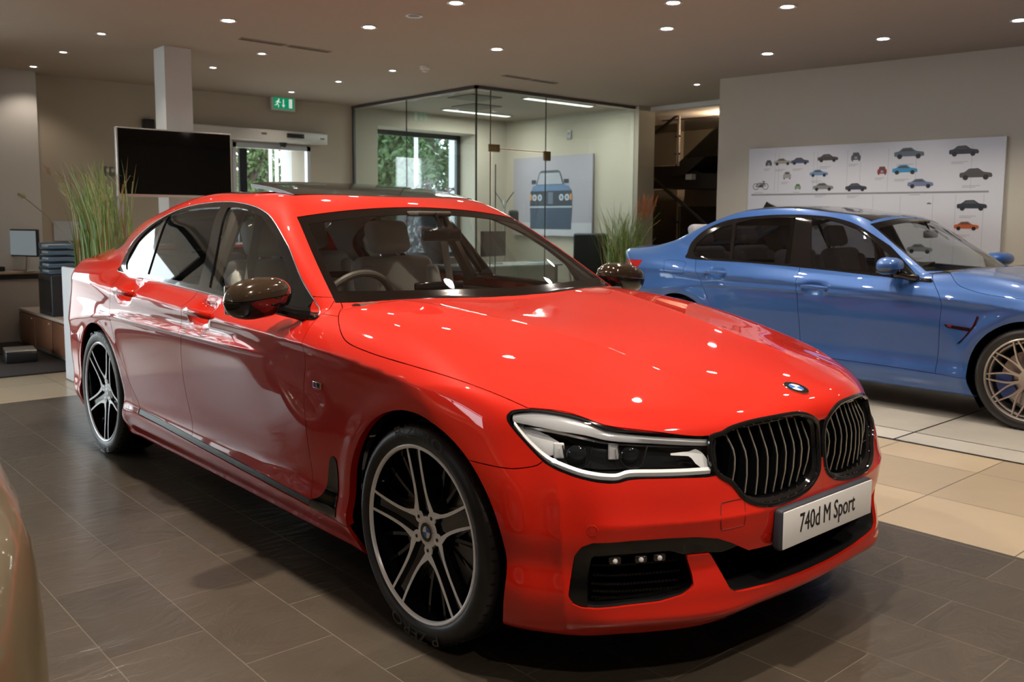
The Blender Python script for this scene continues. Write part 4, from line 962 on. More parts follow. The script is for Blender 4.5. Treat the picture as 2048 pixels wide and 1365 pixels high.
for x, y, pw, wh in ((-2.95, .60, 35, 'over the rear seats of the red car'), (-1.50, 1.0, 30, 'over the far front seat of the red car'), (-.40, .95, 35, 'over the far side of the red bonnet'), (.90, 1.15, 40, 'just ahead of the red car grille, far side'), (-.85, -.90, 210, 'straight above the near red wing mirror'), (-2.7, -.95, 120, 'above the red car rear door, near side'), (-.5, 3.45, 60, 'over the aisle between the two cars'), (.6, 3.45, 60, 'over the aisle by the blue front wheel'),
    (.6, 5.1, 60, 'over the blue car bonnet'), (-1.2, 2.2, 60, 'over the pale tiles beside the red car'), (2.4, 1.0, 70, 'well ahead of the red car, far side'), (2.4, 3.4, 50, 'well ahead of the blue car'), (.95, -.85, 190, 'ahead of the red car, near the camera'), (2.3, -.5, 110, 'ahead of the red car number plate'), (2.6, -1.7, 80, 'just ahead of the camera, added to brighten the red bumper'), (-3.2, -3.0, 15, 'above the dark slate beside the red rear door')):  # the one just ahead of the camera is added to brighten the bumper
    tag(downlight(x, y, True, pw), 'recessed ceiling downlight '+wh, 'ceiling light', 'recessed downlights out of view')
def grille(cx, cy, L, lab):
    t = empty('ceiling_vent', (cx, cy, CEIL), math.radians(90+2)); tag(t, lab, 'ceiling vent', 'linear ceiling grilles')
    for s in (-1, 1):
        mb = MB(); mb.box((s*L*.25, 0, -.003), (L*.47, .085, .006)); g = mb.build('vent_frame', mat('vent_paint', (.36, .31, .27), .6), t)
        mb = MB()
        for k in range(4): mb.box((s*L*.25, -.03+k*.02, -.007), (L*.45, .006, .004))
        mb.build('vent_slot', mat('vent_dark', (.18, .15, .12), .8), g)
grille(-5.37, 1.46, .95, 'slotted ceiling grille between the column and the large downlight'); grille(-5.3, 4.4, .85, 'slotted ceiling grille in front of the glass office corner')
mb = MB(); mb.lathe([(0, -.055), (.03, -.055), (.034, -.035), (.05, -.03), (.055, 0)], 24, Matrix.Translation((-5.43, 3.05, CEIL))); tag(mb.build('smoke_detector', mat('plastic_white', (.6, .58, .55), .5)), 'round white smoke detector on the ceiling near the glass office', 'smoke detector')
# column, television ---------------------------------------------------------------
mb = MB(); mb.box((-6.29, .78, CEIL/2), (.26, .25, CEIL)); tag(mb.build('square_column', WALLW), 'square white column rising behind the television', 'column')
t = empty('television', (-5.93, .64, 1.82), math.radians(-2)); tag(t, 'large switched-off black television with thin silver frame', 'television')
mb = MB(); mb.rbox((0, 0, 0), (.05, 1.03, .60), .008); mb.build('screen_frame', mat('tv_silver', (.55, .53, .50), .35, .6), t)
mb = MB(); mb.box((.0265, 0, .006), (.003, 1.0, .565)); mb.build('screen', mat('tv_black', (.002, .002, .002), .06), t)
mb = MB(); mb.box((-.13, .14, 0), (.22, .12, .3)); mb.build('wall_bracket', mat('satin_black'), t)
mb = MB(); mb.box((-6.40, .30, 1.03), (.012, .05, 2.06)); mb.box((-6.40, .30, .01), (.2, .2, .02)); tag(mb.build('display_stand', mat('perspex', (.55, .55, .57), .2)), 'tall thin silver display stand left of the television', 'display stand')
mb = MB(); mb.rbox((-8.76, 1.42, 2.42), (.10, .12, .16), .01); tag(mb.build('wall_speaker', mat('satin_black')), 'small black box speaker on the wall left of the column', 'speaker')
t = empty('socket_panel', (-8.785, 1.0, 1.87)); tag(t, 'grey metal switch panel on the wall left of the television', 'switch')
mb = MB(); mb.rbox((0, 0, 0), (.02, .20, .11), .004); mb.build('plate', mat('steel_plate', (.20, .19, .18), .4, .7), t)
for k in (-1, 0, 1): mb = MB(); mb.rbox((.012, k*.055, .01), (.01, .03, .04), .003); mb.build('switch', mat('plastic_white'), t)
# exit sign -------------------------------------------------------------------------
t = empty('exit_sign', (-8.72, 3.15, 2.83)); tag(t, 'green and white running man exit sign hanging from the ceiling', 'exit sign')
mb = MB(); mb.rbox((0, 0, 0), (.05, .34, .19), .006); mb.build('sign_case', mat('plastic_white'), t)
mb = MB(); mb.box((.027, 0, 0), (.003, .29, .15)); fc = mb.build('sign_face', mat('exit_green', (.01, .35, .16), .4, emit=(.0, .42, .20), estr=.35), t)
mb = MB(); X = .0295
def fl(mb, pts, x=X, M=None): mb.add([(x, p[0], p[1]) for p in pts], [list(range(len(pts)))], False, M)
fl(mb, [(.075, -.055), (.12, -.055), (.12, .06), (.075, .06)])                                     # doorway
fl(mb, [(-.012, .05), (.004, .05), (.004, -.02), (.022, -.02), (-.004, -.055), (-.030, -.02), (-.012, -.02)])    # arrow
for c, r in (((-.068, .045), .012),): fl(mb, [(c[0]+r*math.cos(a), c[1]+r*math.sin(a)) for a in np.linspace(0, 2*math.pi, 12, endpoint=False)])
for a, b, w in (((-.075, .03), (-.092, -.01), .018), ((-.092, -.01), (-.07, -.03), .011), ((-.07, -.03), (-.078, -.055), .010), ((-.092, -.01), (-.112, -.03), .011), ((-.112, -.03), (-.128, -.028), .009), ((-.075, .026), (-.055, .005), .008), ((-.055, .005), (-.042, .014), .008), ((-.08, .026), (-.105, .018), .008), ((-.105, .018), (-.113, .0), .008)):
    d = np.array(b)-np.array(a); d /= np.linalg.norm(d); p = np.array([-d[1], d[0]])*w/2; fl(mb, [np.array(a)+p, np.array(b)+p, np.array(b)-p, np.array(a)-p])
mb.build('pictogram', mat('exit_white', (.8, .9, .85), .4, emit=(.8, .95, .88), estr=.5), fc, fix=False)
# sliding door ----------------------------------------------------------------------
alu = mat('white_aluminium', (.62, .61, .58), .35, .2)
t = empty('sliding_door', (-8.8, 3.0, 0)); tag(t, 'glazed automatic sliding door in the back wall under its white operator beam', 'door')
mb = MB(); mb.rbox((.09, -.35, 2.40), (.18, 2.2, .15), .012); op_ = mb.build('operator_beam', alu, t)
mb = MB(); mb.rbox((.19, .27, 2.415), (.03, .24, .055), .006); mb.build('motion_sensor', mat('satin_black'), op_)
mb = MB(); mb.rbox((.185, -.17, 2.42), (.01, .07, .02), .003); mb.rbox((.185, .67, 2.40), (.01, .06, .02), .003); mb.build('operator_badge', mat('steel_plate'), op_)
mb = MB(); mb.lathe([(0, -.05), (.035, -.03), (.05, .01), (.05, .02)], 18, Matrix.Translation((.09, .14, 2.30))); mb.build('ceiling_sensor', mat('satin_black'), op_)
mb = MB()
for y in (-.50, .555): mb.box((-.02, y, 1.15), (.07, .05, 2.3))
mb.box((-.02, .03, 2.27), (.07, 1.1, .06)); mb.build('door_frame', mat('door_alu', (.55, .57, .60), .3, .4), t)
mb = MB(); mb.box((-.06, -.36, 1.13), (.05, .10, 2.2)); mb.build('door_leaf_stile', mat('dark_metal', (.02, .022, .03), .35, .3), t)
mb = MB(); mb.box((-.06, .12, 1.13), (.01, .86, 2.2)); mb.build('door_pane', glass_mat('pane_glass', (.93, .96, .96), .9), t)
mb = MB(); mb.box((-9.47, 3.64, 1.3), (.34, .12, 2.6)); mb.box((-9.47, 2.42, 1.3), (.34, .12, 2.6)); mb.box((-9.47, 3.0, 2.60), (.34, 1.3, .1)); st('wall_outside', mb, WALLW)
# back window and left back window ----------------------------------------------------
def window(n, y0, y1, z0, z1, x, mull, lab):
    mb = MB(); w = .07
    for y in [y0+w/2, y1-w/2]+mull: mb.box((x, y, (z0+z1)/2), (.06, w, z1-z0))
    for z in (z0+w/2, z1-w/2): mb.box((x, (y0+y1)/2, z), (.06, y1-y0, w))
    o = st('window_%d' % n, mb, mat('window_frame_dark', (.012, .016, .02), .35)); 
    mb = MB(); mb.box((x, (y0+y1)/2, (z0+z1)/2), (.008, y1-y0-.05, z1-z0-.05)); mb.build('window_pane', glass_mat('pane_glass'), o)
window(1, 4.66, 6.48, .75, 2.66, -9.24, [], ''); window(2, -5.9, -1.0, .05, 2.86, -7.35, [-2.3, -3.75], '')
for k, (a, b) in enumerate(((-7.1, -4.4), (-4.0, -.6))):
    mb = MB()
    for x in (a+.04, b-.04, (a+b)/2): mb.box((x, -6.15, 1.45), (.07, .07, 2.5))
    mb.box(((a+b)/2, -6.15, .24), (b-a, .07, .07)); mb.box(((a+b)/2, -6.15, 2.66), (b-a, .07, .07)); o = st('window_%d' % (3+k), mb, mat('window_frame_dark'))
    mb = MB(); mb.box(((a+b)/2, -6.15, 1.45), (b-a-.05, .008, 2.4)); mb.build('window_pane', glass_mat('pane_glass'), o)
# glass office ------------------------------------------------------------------------
t = empty('glass_partition', (-6.07, 4.25, 0)); tag(t, 'frameless glass office walls with dark edge rails and a glass door', 'glass partition')
og = glass_mat('office_glass', (.86, .93, .93), 1.6)
mb = MB(); mb.box((0, 1.41, CEIL-.022), (.04, 2.86, .035)); mb.box((-1.36, 0, CEIL-.022), (2.76, .04, .035)); mb.box((0, 2.82, CEIL/2), (.05, .035, CEIL)); mb.box((-2.70, 0, CEIL/2), (.04, .03, CEIL)); mb.box((-1.36, 0, .02), (2.76, .04, .04)); mb.box((0, 1.41, .02), (.04, 2.8, .04)); mb.build('edge_rail', mat('rail_grey', (.09, .09, .09), .45, .3), t)
for (c, d) in (((0, .11, 1.43), (.012, .215, 2.82)), ((0, .68, 2.53), (.012, .87, .66)), ((0, 1.97, 1.43), (.012, 1.66, 2.82)), ((-.71, 0, 1.43), (1.40, .012, 2.82)), ((-2.06, 0, 1.43), (1.27, .012, 2.82))):
    mb = MB(); mb.box(c, d); mb.build('glass_panel', og, t)
mb = MB(); mb.box((0, .68, 1.10), (.012, .86, 2.14)); dr_ = mb.build('glass_door', og, t)
for y, z in ((.27, 2.19), (1.14, 2.14)): mb = MB(); mb.rbox((.01, y, z), (.03, .16 if y < .5 else .11, .12 if y > .5 else .09), .005); mb.build('patch_fitting', mat('brass_brown', (.28, .19, .09), .3, .8), t)
mb = MB()
for y in (.22, 1.125): mb.box((0, y, 1.45), (.014, .006, 2.84))
mb.box((0, .68, 2.185), (.014, .86, .008)); mb.box((0, .30, 1.0), (.015, .005, 2.0))
mb.box((-1.42, 0, 1.45), (.006, .014, 2.84)); mb.box((0, 0.0, 1.45), (.016, .016, 2.84)); mb.build('glass_joint', mat('joint_dark', (.02, .022, .022), .5), t)
for x, y, lab in ((-8.13, 5.95, 'further of the two strip lights in the glass office ceiling'), (-6.44, 5.97, 'nearer of the two strip lights in the glass office ceiling')):
    t2 = empty('strip_light', (x, y, CEIL)); tag(t2, lab, 'ceiling light', 'strip lights in the office')
    mb = MB(); mb.box((0, 0, -.008), (.14, 1.25, .016)); mb.build('housing', mat('plastic_white'), t2)
    mb = MB(); mb.box((0, 0, -.018), (.09, 1.2, .004)); mb.build('diffuser', mat('strip_glow', (1, 1, 1), .5, emit=(1, .93, .80), estr=2.5), t2)
    al = area_light('strip_lamp', (x, y, CEIL-.03), (0, 0, 0), .09, 1.2, 38, (1, .97, .90))
for (x, y, lb) in ((-6.9, 4.9, 'square ceiling diffuser just behind the glass office corner'), (-7.6, 5.5, 'square ceiling diffuser between the two office strip lights')): mb = MB(); mb.rbox((x, y, CEIL-.006), (.5, .5, .012), .004); tag(mb.build('ceiling_vent', mat('vent_dark')), lb, 'ceiling vent', 'square ceiling diffusers in the office')
# car poster on the office side wall (facing the camera side)
def flatpoly(mb, pts, x0, z0, y, s=1.0): mb.add([(x0+p[0]*s, y, z0+p[1]*s) for p in pts], [list(range(len(pts)))])
t = empty('car_poster', (-7.70, 7.06, 1.70)); tag(t, 'large pale poster of a blue classic car front on the office wall', 'poster')
PM = lambda n, c: mat('print_'+n, c, .6)
mb = MB(); mb.box((0, 0, 0), (1.72, .03, 1.20)); cv = mb.build('canvas', PM('backdrop', (.31, .28, .32)), t)
def pr(name, pts, m, d): mb = MB(); mb.add([(p[0], -.0155-d, p[1]) for p in pts], [list(range(len(pts)))]); return mb.build(name, m, cv, fix=False)
rr = lambda x0, z0, x1, z1: [(x0, z0), (x1, z0), (x1, z1), (x0, z1)]
pr('poster_floor', rr(-.86, -.6, .86, -.40), PM('ground', (.42, .40, .43)), .001)
pr('tyre_shade', rr(-.46, -.50, .44, -.30), PM('shade', (.05, .055, .07)), .002)
pr('bumper', [(-.465, -.16), (.455, -.16), (.44, -.46), (.40, -.49), (-.42, -.49), (-.45, -.46)], PM('blue_dark', (.028, .045, .085)), .003)
pr('front', [(-.455, .08), (.445, .08), (.455, -.17), (-.465, -.17)], PM('navy', (.02, .025, .04)), .004)
pr('hood', [(-.44, .08), (.43, .08), (.38, .15), (.30, .17), (-.32, .17), (-.40, .15)], PM('blue', (.09, .15, .26)), .005)
pr('cabin', [(-.33, .17), (.28, .17), (.20, .36), (.15, .39), (-.21, .39), (-.26, .36)], PM('cabin', (.06, .07, .085)), .004)
pr('windscreen', [(-.30, .18), (.25, .18), (.18, .35), (-.24, .35)], PM('pane', (.30, .30, .34)), .006)
pr('bumper_strip', rr(-.47, -.175, .46, -.15), PM('strip', (.32, .36, .42)), .007)
for x in (-.36, -.24, .23, .35):
    pr('lamp', [(x+.05*math.cos(a), -.02+.05*math.sin(a)) for a in np.linspace(0, 2*math.pi, 14, endpoint=False)], PM('lamp', (.42, .45, .5)), .007)
    pr('lamp_eye', [(x+.028*math.cos(a), -.02+.028*math.sin(a)) for a in np.linspace(0, 2*math.pi, 12, endpoint=False)], PM('lampd', (.16, .18, .22)), .008)
for x in (-.44, .43): pr('indicator', rr(x-.018, -.06, x+.018, .03), PM('amber', (.55, .22, .04)), .008)
for x in (-.38, .33): pr('door_mirror', rr(x-.05, .19, x+.05, .25), PM('navy', (.02, .025, .04)), .006)
pr('grille', rr(-.06, -.12, .05, .06), PM('grille', (.10, .12, .16)), .007)
t = empty('wall_switch', (-7.37, 7.09, 2.60)); tag(t, 'small dark control unit high on the office wall above the poster', 'wall control')
mb = MB(); mb.rbox((0, 0, 0), (.09, .02, .13), .004); mb.build('case', mat('steel_plate'), t); mb = MB(); mb.box((0, -.012, .02), (.05, .004, .04)); mb.build('control_panel', mat('satin_black'), t)
# picture wall panel --------------------------------------------------------------------
PA = math.atan2(dR[1], dR[0]); PO = RA+dR*.40+nR*.03
t = empty('picture_panel', (PO[0], PO[1], 0), PA); tag(t, 'wide white panel of small vehicle pictures along the right wall', 'display panel')
PW, PZ0, PZ1 = 2.50, .75, 2.115
mb = MB(); mb.box((PW/2, 0, (PZ0+PZ1)/2), (PW, .025, PZ1-PZ0)); pb = mb.build('panel_board', mat('panel_white', (.56, .58, .64), .4), t)
def pp(mb, pts, d=.0135): mb.add([(p[0], -d, p[1]) for p in pts], [list(range(len(pts)))])
mb = MB(); pp(mb, rr(.04, 1.615, PW-.12, 1.632)); mb.build('timeline_bar', mat('panel_grey', (.22, .23, .25), .5), pb, fix=False)
for x in (.30, .34, .72, .76, 1.07, 1.20, 1.47, 1.73, 2.22): mb = MB(); pp(mb, rr(x, 1.64, x+.004, PZ1-.06)); mb.build('divider_line', mat('panel_line', (.38, .40, .44), .5), pb, fix=False)
for x in (1.34, 1.60, 1.90, 2.34, 2.10): mb = MB(); pp(mb, rr(x, .8, x+.004, 1.60)); mb.build('divider_line', mat('panel_line'), pb, fix=False)
SIDE = [(-1, -.10), (-.98, .08), (-.70, .14), (-.42, .36), (.12, .38), (.45, .14), (.92, .06), (1, -.10), (.95, -.22), (-.95, -.22)]
GLS = [(-.60, .13), (-.36, .30), (.08, .32), (.34, .12)]
CIRC = lambda cx, cz, r, n=12: [(cx+r*math.cos(a), cz+r*math.sin(a)) for a in np.linspace(0, 2*math.pi, n, endpoint=False)]
FRONTC = [(-.55, -.35), (-.55, .1), (-.42, .2), (-.32, .5), (.32, .5), (.42, .2), (.55, .1), (.55, -.35)]
# px centre -> panel coordinates were measured; (x, z, half width, kind, colour, yaw-squash)
for nm_, c_ in (('pic_black', (.01, .01, .012)), ('pic_glass', (.06, .07, .08)), ('pic_grey', (.3, .3, .3))): mat(nm_, c_, .5)
PICS = [(.155, 1.72, .085, 'bike', (.06, .06, .06)), (.245, 1.955, .06, 'front', (.05, .06, .09)), (.41, 1.965, .09, 'side', (.30, .29, .26)), (.615, 1.965, .09, 'side', (.05, .07, .13)), (.47, 1.82, .075, 'front', (.30, .31, .31)),
 (.60, 1.70, .055, 'front', (.16, .28, .14)), (.835, 1.835, .09, 'side', (.13, .24, .42)), (.93, 1.985, .10, 'side', (.06, .04, .04)), (.89, 1.695, .10, 'side', (.20, .20, .20)), (1.235, 1.985, .08, 'front', (.07, .08, .11)), (1.25, 1.685, .10, 'side', (.03, .03, .05)),
 (1.515, 1.84, .075, 'front', (.22, .02, .02)), (1.78, 2.0, .13, 'side', (.10, .13, .17)), (1.745, 1.845, .11, 'side', (.03, .25, .50)), (1.905, 1.71, .11, 'side', (.14, .18, .30)), (2.30, 2.0, .12, 'side', (.03, .03, .05)), (2.42, 1.785, .13, 'side', (.07, .06, .06)),
 (2.40, 1.50, .12, 'side', (.015, .02, .03)), (2.36, 1.31, .10, 'side', (.45, .10, .03)), (1.45, 1.25, .10, 'side', (.14, .20, .24)), (1.66, 1.10, .10, 'side', (.25, .25, .25)), (1.93, 1.09, .11, 'side', (.20, .21, .22)), (.9, 1.30, .10, 'side', (.10, .11, .13)), (2.0, 1.52, .02, 'side', (.1, .1, .1))]
for k, (x, z, s, kind, c) in enumerate(PICS):
    x *= .935; s *= 1.08
    cm = mat('pic_%d' % k, c, .5); mb = MB()
    nm = 'motorcycle_picture' if kind == 'bike' else 'car_picture'
    if kind == 'side':
        pp(mb, [(x+p[0]*s, z+p[1]*s) for p in SIDE], .0140); o = mb.build(nm, cm, pb, fix=False)
        mb = MB(); pp(mb, [(x+p[0]*s, z+p[1]*s) for p in GLS], .0144); mb.build('picture_glazing', mat('pic_glass', (.10, .11, .13), .4), o, fix=False)
        for wx in (-.62, .60): mb = MB(); pp(mb, [(x+p[0]*s, z+p[1]*s) for p in CIRC(wx, -.22, .17)], .0148); mb.build('picture_wheel', mat('pic_black', (.01, .01, .012), .5), o, fix=False)
    elif kind == 'front':
        pp(mb, [(x+p[0]*s, z+p[1]*s) for p in FRONTC], .0140); o = mb.build(nm, cm, pb, fix=False)
        mb = MB(); pp(mb, [(x-.30*s, z+.18*s), (x+.30*s, z+.18*s), (x+.24*s, z+.42*s), (x-.24*s, z+.42*s)], .0144); mb.build('picture_glazing', mat('pic_glass'), o, fix=False)
        for wx in (-.45, .32): mb = MB(); pp(mb, [(x+wx*s, z-.5*s), (x+(wx+.14)*s, z-.5*s), (x+(wx+.14)*s, z-.32*s), (x+wx*s, z-.32*s)], .0144); mb.build('picture_wheel', mat('pic_black'), o, fix=False)
        mb = MB(); pp(mb, [(x-.16*s, z-.22*s), (x+.16*s, z-.22*s), (x+.16*s, z+.02*s), (x-.16*s, z+.02*s)], .0144); mb.build('picture_grille', mat('pic_grey', (.3, .3, .3), .4), o, fix=False)
    else:
        for wx in (-.6, .6):
            P = CIRC(wx, -.1, .38, 18); Qn = CIRC(wx, -.1, .31, 18)
            for i in range(18): pp(mb, [(x+q[0]*s, z+q[1]*s) for q in (P[i], P[(i+1) % 18], Qn[(i+1) % 18], Qn[i])], .0140)
        for a, b in (((-.6, -.1), (-.3, .3)), ((-.3, .3), (.35, .25)), ((.6, -.1), (.35, .45)), ((-.3, -.1), (.3, -.15)), ((.3, -.15), (.35, .3)), ((-.6, -.1), (-.2, -.1)), ((.2, .5), (.5, .45))):
            d = np.array(b)-np.array(a); d /= np.linalg.norm(d); p_ = np.array([-d[1], d[0]])*.05; pp(mb, [(x+q[0]*s, z+q[1]*s) for q in (np.array(a)+p_, np.array(b)+p_, np.array(b)-p_, np.array(a)-p_)], .0141)
        pp(mb, [(x+q[0]*s, z+q[1]*s) for q in ((-.2, -.2), (.25, -.2), (.25, .2), (-.2, .15))], .0142); mb.build(nm, cm, pb, fix=False)
    if s > .04:
        mb = MB()
        for j in range(2): pp(mb, rr(x-s*.8, z-s*.62-.022-j*.014, x-s*.8+s*(1.1-.3*j), z-s*.62-.016-j*.014), .0138)
        mb.build('caption_lines', mat('caption_grey', (.34, .35, .38), .5), pb, fix=False)
# pale inlaid floor under the blue car
mb = MB(); mb.quad((-8.8, 2.88, .003), (6, 2.88, .003), (6, 5.9, .003), (-8.8, 5.9, .003)); 
o = mb.build('floor', tile_mat('pale_stone', 1.28, 2.9, .28, -3.155, (.60, .585, .53), (.03, .028, .025), 0, .15, .016, False)); o['kind'] = 'structure'
mb = MB(); mb.quad((-8.8, 2.857, .0035), (6, 2.857, .0035), (6, 2.88, .0035), (-8.8, 2.88, .0035)); o = mb.build('trim_3', mat('satin_black')); o['kind'] = 'structure'
# stairs ----------------------------------------------------------------------------------
t = empty('staircase', (-6.2, 8.4, 0)); tag(t, 'dark open staircase with glass balustrade and steel posts beyond the wall opening', 'staircase')
dkm = mat('stair_dark', (.018, .013, .010), .5); stl = mat('rail_steel', (.35, .31, .27), .3, .9)
SX = lambda p: (p[0]+6.2, p[2] if len(p) > 2 else 0, p[1])
def beam(name, pts, m, y0, y1, par=t): mb = MB(); M = Matrix(((1, 0, 0, 0), (0, 0, -1, 0), (0, 1, 0, 0), (0, 0, 0, 1))); mb.prism([(p[0]+6.2, p[1]) for p in pts], -y1, -y0, M); return mb.build(name, m, par)
beam('stringer', [(-6.48, 2.02), (-6.25, 2.02), (-5.3, 2.66), (-5.3, 2.98), (-6.48, 2.12)], dkm, 0, .9); beam('landing', [(-7.4, 1.86), (-5.3, 1.80), (-5.3, 2.02), (-6.0, 2.04), (-6.35, 2.17), (-7.4, 2.18)], dkm, .1, 1.2)
beam('lower_flight', [(-5.86, 0), (-5.3, 0), (-5.3, 1.84), (-5.86, 1.84)], mat('void_black'), .3, .9)
beam('landing_light', [(-6.18, 1.95), (-6.07, 1.95), (-6.07, 2.03), (-6.18, 2.03)], mat('lamp_bezel'), -.05, .05)
def rail(a, b, r=.02, y=-.05, m=dkm, name='handrail'): mb = MB(); mb.tube([(a[0]+6.2, y, a[1]), (b[0]+6.2, y, b[1])], r, 8); return mb.build(name, m, t)
rail((-7.2, 2.44), (-5.9, 3.16), .022); rail((-6.93, 2.90), (-5.5, 2.86), .014, .3); rail((-7.1, 2.29), (-5.5, 1.20), .026, -.25); rail((-6.7, 1.40), (-5.9, .82), .022, .3, stl)
for x, z0, z1, y in ((-6.36, 2.16, 2.90, 0.0), (-6.14, .2, 1.62, -.2)):
    mb = MB(); mb.tube([(x+6.2, y, z0), (x+6.2, y, z1)], .020, 10); po = mb.build('baluster_post', stl, t)
    for zz in (z0+.18, z1-.3):
        for s_ in (-1, 1): mb = MB(); mb.tube([(x+6.2+s_*.022, y-.02, zz), (x+6.2+s_*.06, y-.02, zz)], .014, 8); mb.build('glass_clamp', dkm, po)
for c, d in (((-.55, -.02, 2.48), (.72, .01, .62)), ((.38, -.02, 2.55), (.86, .01, .55)), ((-.45, -.22, 1.35), (.9, .01, .9)), ((.4, -.22, 1.1), (.72, .01, .9))):
    mb = MB(); mb.box(c, d); mb.build('balustrade_glass', glass_mat('smoked_glass', (.55, .55, .52), .8), t)
mb = MB()
for k in range(9): mb.box((-.15+k*.11, .45, 2.10+k*.074), (.14, .8, .03))
mb.build('stair_treads', dkm, t)
mb = MB(); mb.box((-6.0, 9.7, .9), (2.4, .1, 1.9)); st('trim_2', mb, mat('lobby_beige', (.34, .28, .22), .8))
l = bpy.data.lights.new('stair_fill', 'POINT'); l.energy = 230; l.color = (1, .78, .55); l.shadow_soft_size = .1; o = bpy.data.objects.new('stair_fill', l); o.location = (-5.6, 8.6, 2.75); COL.objects.link(o)  # added point light without a fitting, brightens the dark stair lobby
# ------------------------------------------------------------------ furniture, plants and the world outside
def grass(name, loc, n, hgt, spread, lean, label, plumes, dry=.15, seed=1, pot=None):
    rnd = random.Random(seed); t = empty(name, loc); tag(t, label, 'potted grass')
    if pot: mb = MB(); sx, sy, sz = pot; mb.rbox((0, 0, -sz/2), (sx, sy, sz), .01); mb.build('planter_box', mat('planter_white', (.62, .62, .64), .45), t); mb = MB(); mb.box((0, 0, .001), (sx-.04, sy-.04, .006)); mb.build('soil', mat('soil', (.05, .035, .025), .95), t)
    cols = [('blade_green', (.15, .26, .06)), ('blade_light', (.34, .44, .14)), ('blade_dry', (.36, .24, .09))]
    sets = [MB(), MB(), MB()]
    for i in range(n):
        k = 2 if rnd.random() < dry else (1 if rnd.random() < .35 else 0)
        bx, by = rnd.uniform(-spread[0], spread[0]), rnd.uniform(-spread[1], spread[1]); h = hgt*rnd.uniform(.55, 1.0)
        dx, dy = lean[0]*rnd.uniform(-1, 1)+lean[2], lean[1]*rnd.uniform(-1, 1)+lean[3]; droop = rnd.random() < .5; w = rnd.uniform(.003, .0065)
        a = rnd.uniform(0, math.pi); px, py = math.cos(a)*w, math.sin(a)*w; vs = []; m = 8
        for j in range(m+1):
            s = j/m; f = s*s; z = h*s
            if droop and s > .7: z = h*.7+h*.3*math.sin((s-.7)/.3*2.2)*.55; f = f+(s-.7)*1.2
            ww = (1-s)**.5; X, Y = bx+dx*h*f, by+dy*h*f; vs += [(X-px*ww, Y-py*ww, z), (X+px*ww, Y+py*ww, z)]
        sets[k].add(vs, [(2*j, 2*j+1, 2*j+3, 2*j+2) for j in range(m)], True)
    for (nm, c), mb in zip(cols, sets):
        if mb.v: o = mb.build('grass_blades', mat(nm, c, .55), t, fix=False); o['kind'] = 'stuff'
    for (x0, y0, x1, y1, z1, L, c) in plumes:
        mb = MB(); P = catmull([(x0, y0, 0), (x0+(x1-x0)*.45, y0+(y1-y0)*.45, z1*.55), (x1, y1, z1)], 6); mb.tube(P, [.004]*len(P), 5); s_ = mb.build('plume_stem', mat('stem', (.12, .10, .05), .6), t)
        mb = MB(); d = np.array(P[-1])-np.array(P[-3]); d /= np.linalg.norm(d)
        for i in range(150):
            s = rnd.random(); b = np.array(P[-1])-d*L*.75+d*L*s; r = .045*math.sin(math.pi*min(1, s*.9+.1))
            e = np.array([rnd.uniform(-1, 1), rnd.uniform(-1, 1), rnd.uniform(-.6, .6)]); e = e/np.linalg.norm(e)*r+d*.05
            q = np.cross(d, e); q = q/(np.linalg.norm(q)+1e-9)*.0022; mb.add([b-q, b+q, b+e], [(0, 1, 2)])
        o = mb.build('plume', mat('plume_'+c, {'tan': (.30, .20, .12), 'pale': (.34, .32, .17), 'rust': (.55, .18, .06)}[c], .8), s_, fix=False)
    return t
grass('potted_grass', (-5.25, -.22, .935), 330, .92, (.36, .13), (.34, .16, -.20, -.02), 'tall green artificial grass in a white planter behind the red car boot', [(-.3, -.02, -2.55, .02, .62, .26, 'pale'), (-.3, .02, -1.75, .05, .86, .28, 'tan'), (-.2, .0, -1.35, .06, .78, .26, 'tan'), (-.15, .0, -.75, .02, .80, .26, 'pale'), (-.2, -.05, -1.05, .0, .66, .22, 'pale'), (-.1, .05, -.9, .1, .46, .2, 'tan')], .2, 3, (.95, .38, .93))
grass('potted_grass', (-5.15, 5.85, .48), 420, 1.12, (.20, .16), (.25, .30, 0, 0), 'tall green grass with a rust red plume behind the blue car boot', [(.02, .10, .10+.05*(k % 2), .14+k*.035, 1.04+.03*(k % 3), .30, 'rust') for k in range(8)], .12, 5, (.5, .42, .48))
wood = mat('cabinet_wood', (.20, .085, .045), .35, var=.25, vscale=3)
deskm = mat('desk_panel', (.36, .32, .29), .6); topm = mat('desk_top', (.40, .30, .22), .4)
t = empty('reception_desk', (-8.46, -.33, 0)); tag(t, 'pale reception desk with dark edged counter at the far left', 'desk')
mb = MB(); mb.box((.03, 0, .34), (.04, 1.04, .68)); mb.build('modesty_panel', deskm, t); mb = MB(); mb.rbox((.0, 0, .745), (.20, 1.06, .03), .01); mb.build('counter', topm, t)
mb = MB(); mb.box((-.0, .02, .70), (.14, 1.0, .05)); mb.build('cable_tray', mat('satin_black'), t)
for y in (-.48, .48): mb = MB(); mb.box((-.03, y, .36), (.04, .05, .72)); mb.build('leg', mat('alloy_silver'), t)
t = empty('low_cabinet', (-7.06, -.02, 0)); tag(t, 'long low brown wooden cabinet with a pale top beside the dark mat', 'cabinet')
mb = MB(); mb.box((0, 0, .19), (2.50, .24, .32)); mb.build('carcass', wood, t); mb = MB(); mb.rbox((0, 0, .365), (2.54, .27, .028), .006); mb.build('cabinet_top', mat('cabinet_top', (.52, .44, .38), .4), t)
mb = MB(); mb.box((0, -.11, .02), (2.5, .03, .03)); mb.build('plinth', mat('alloy_silver'), t)
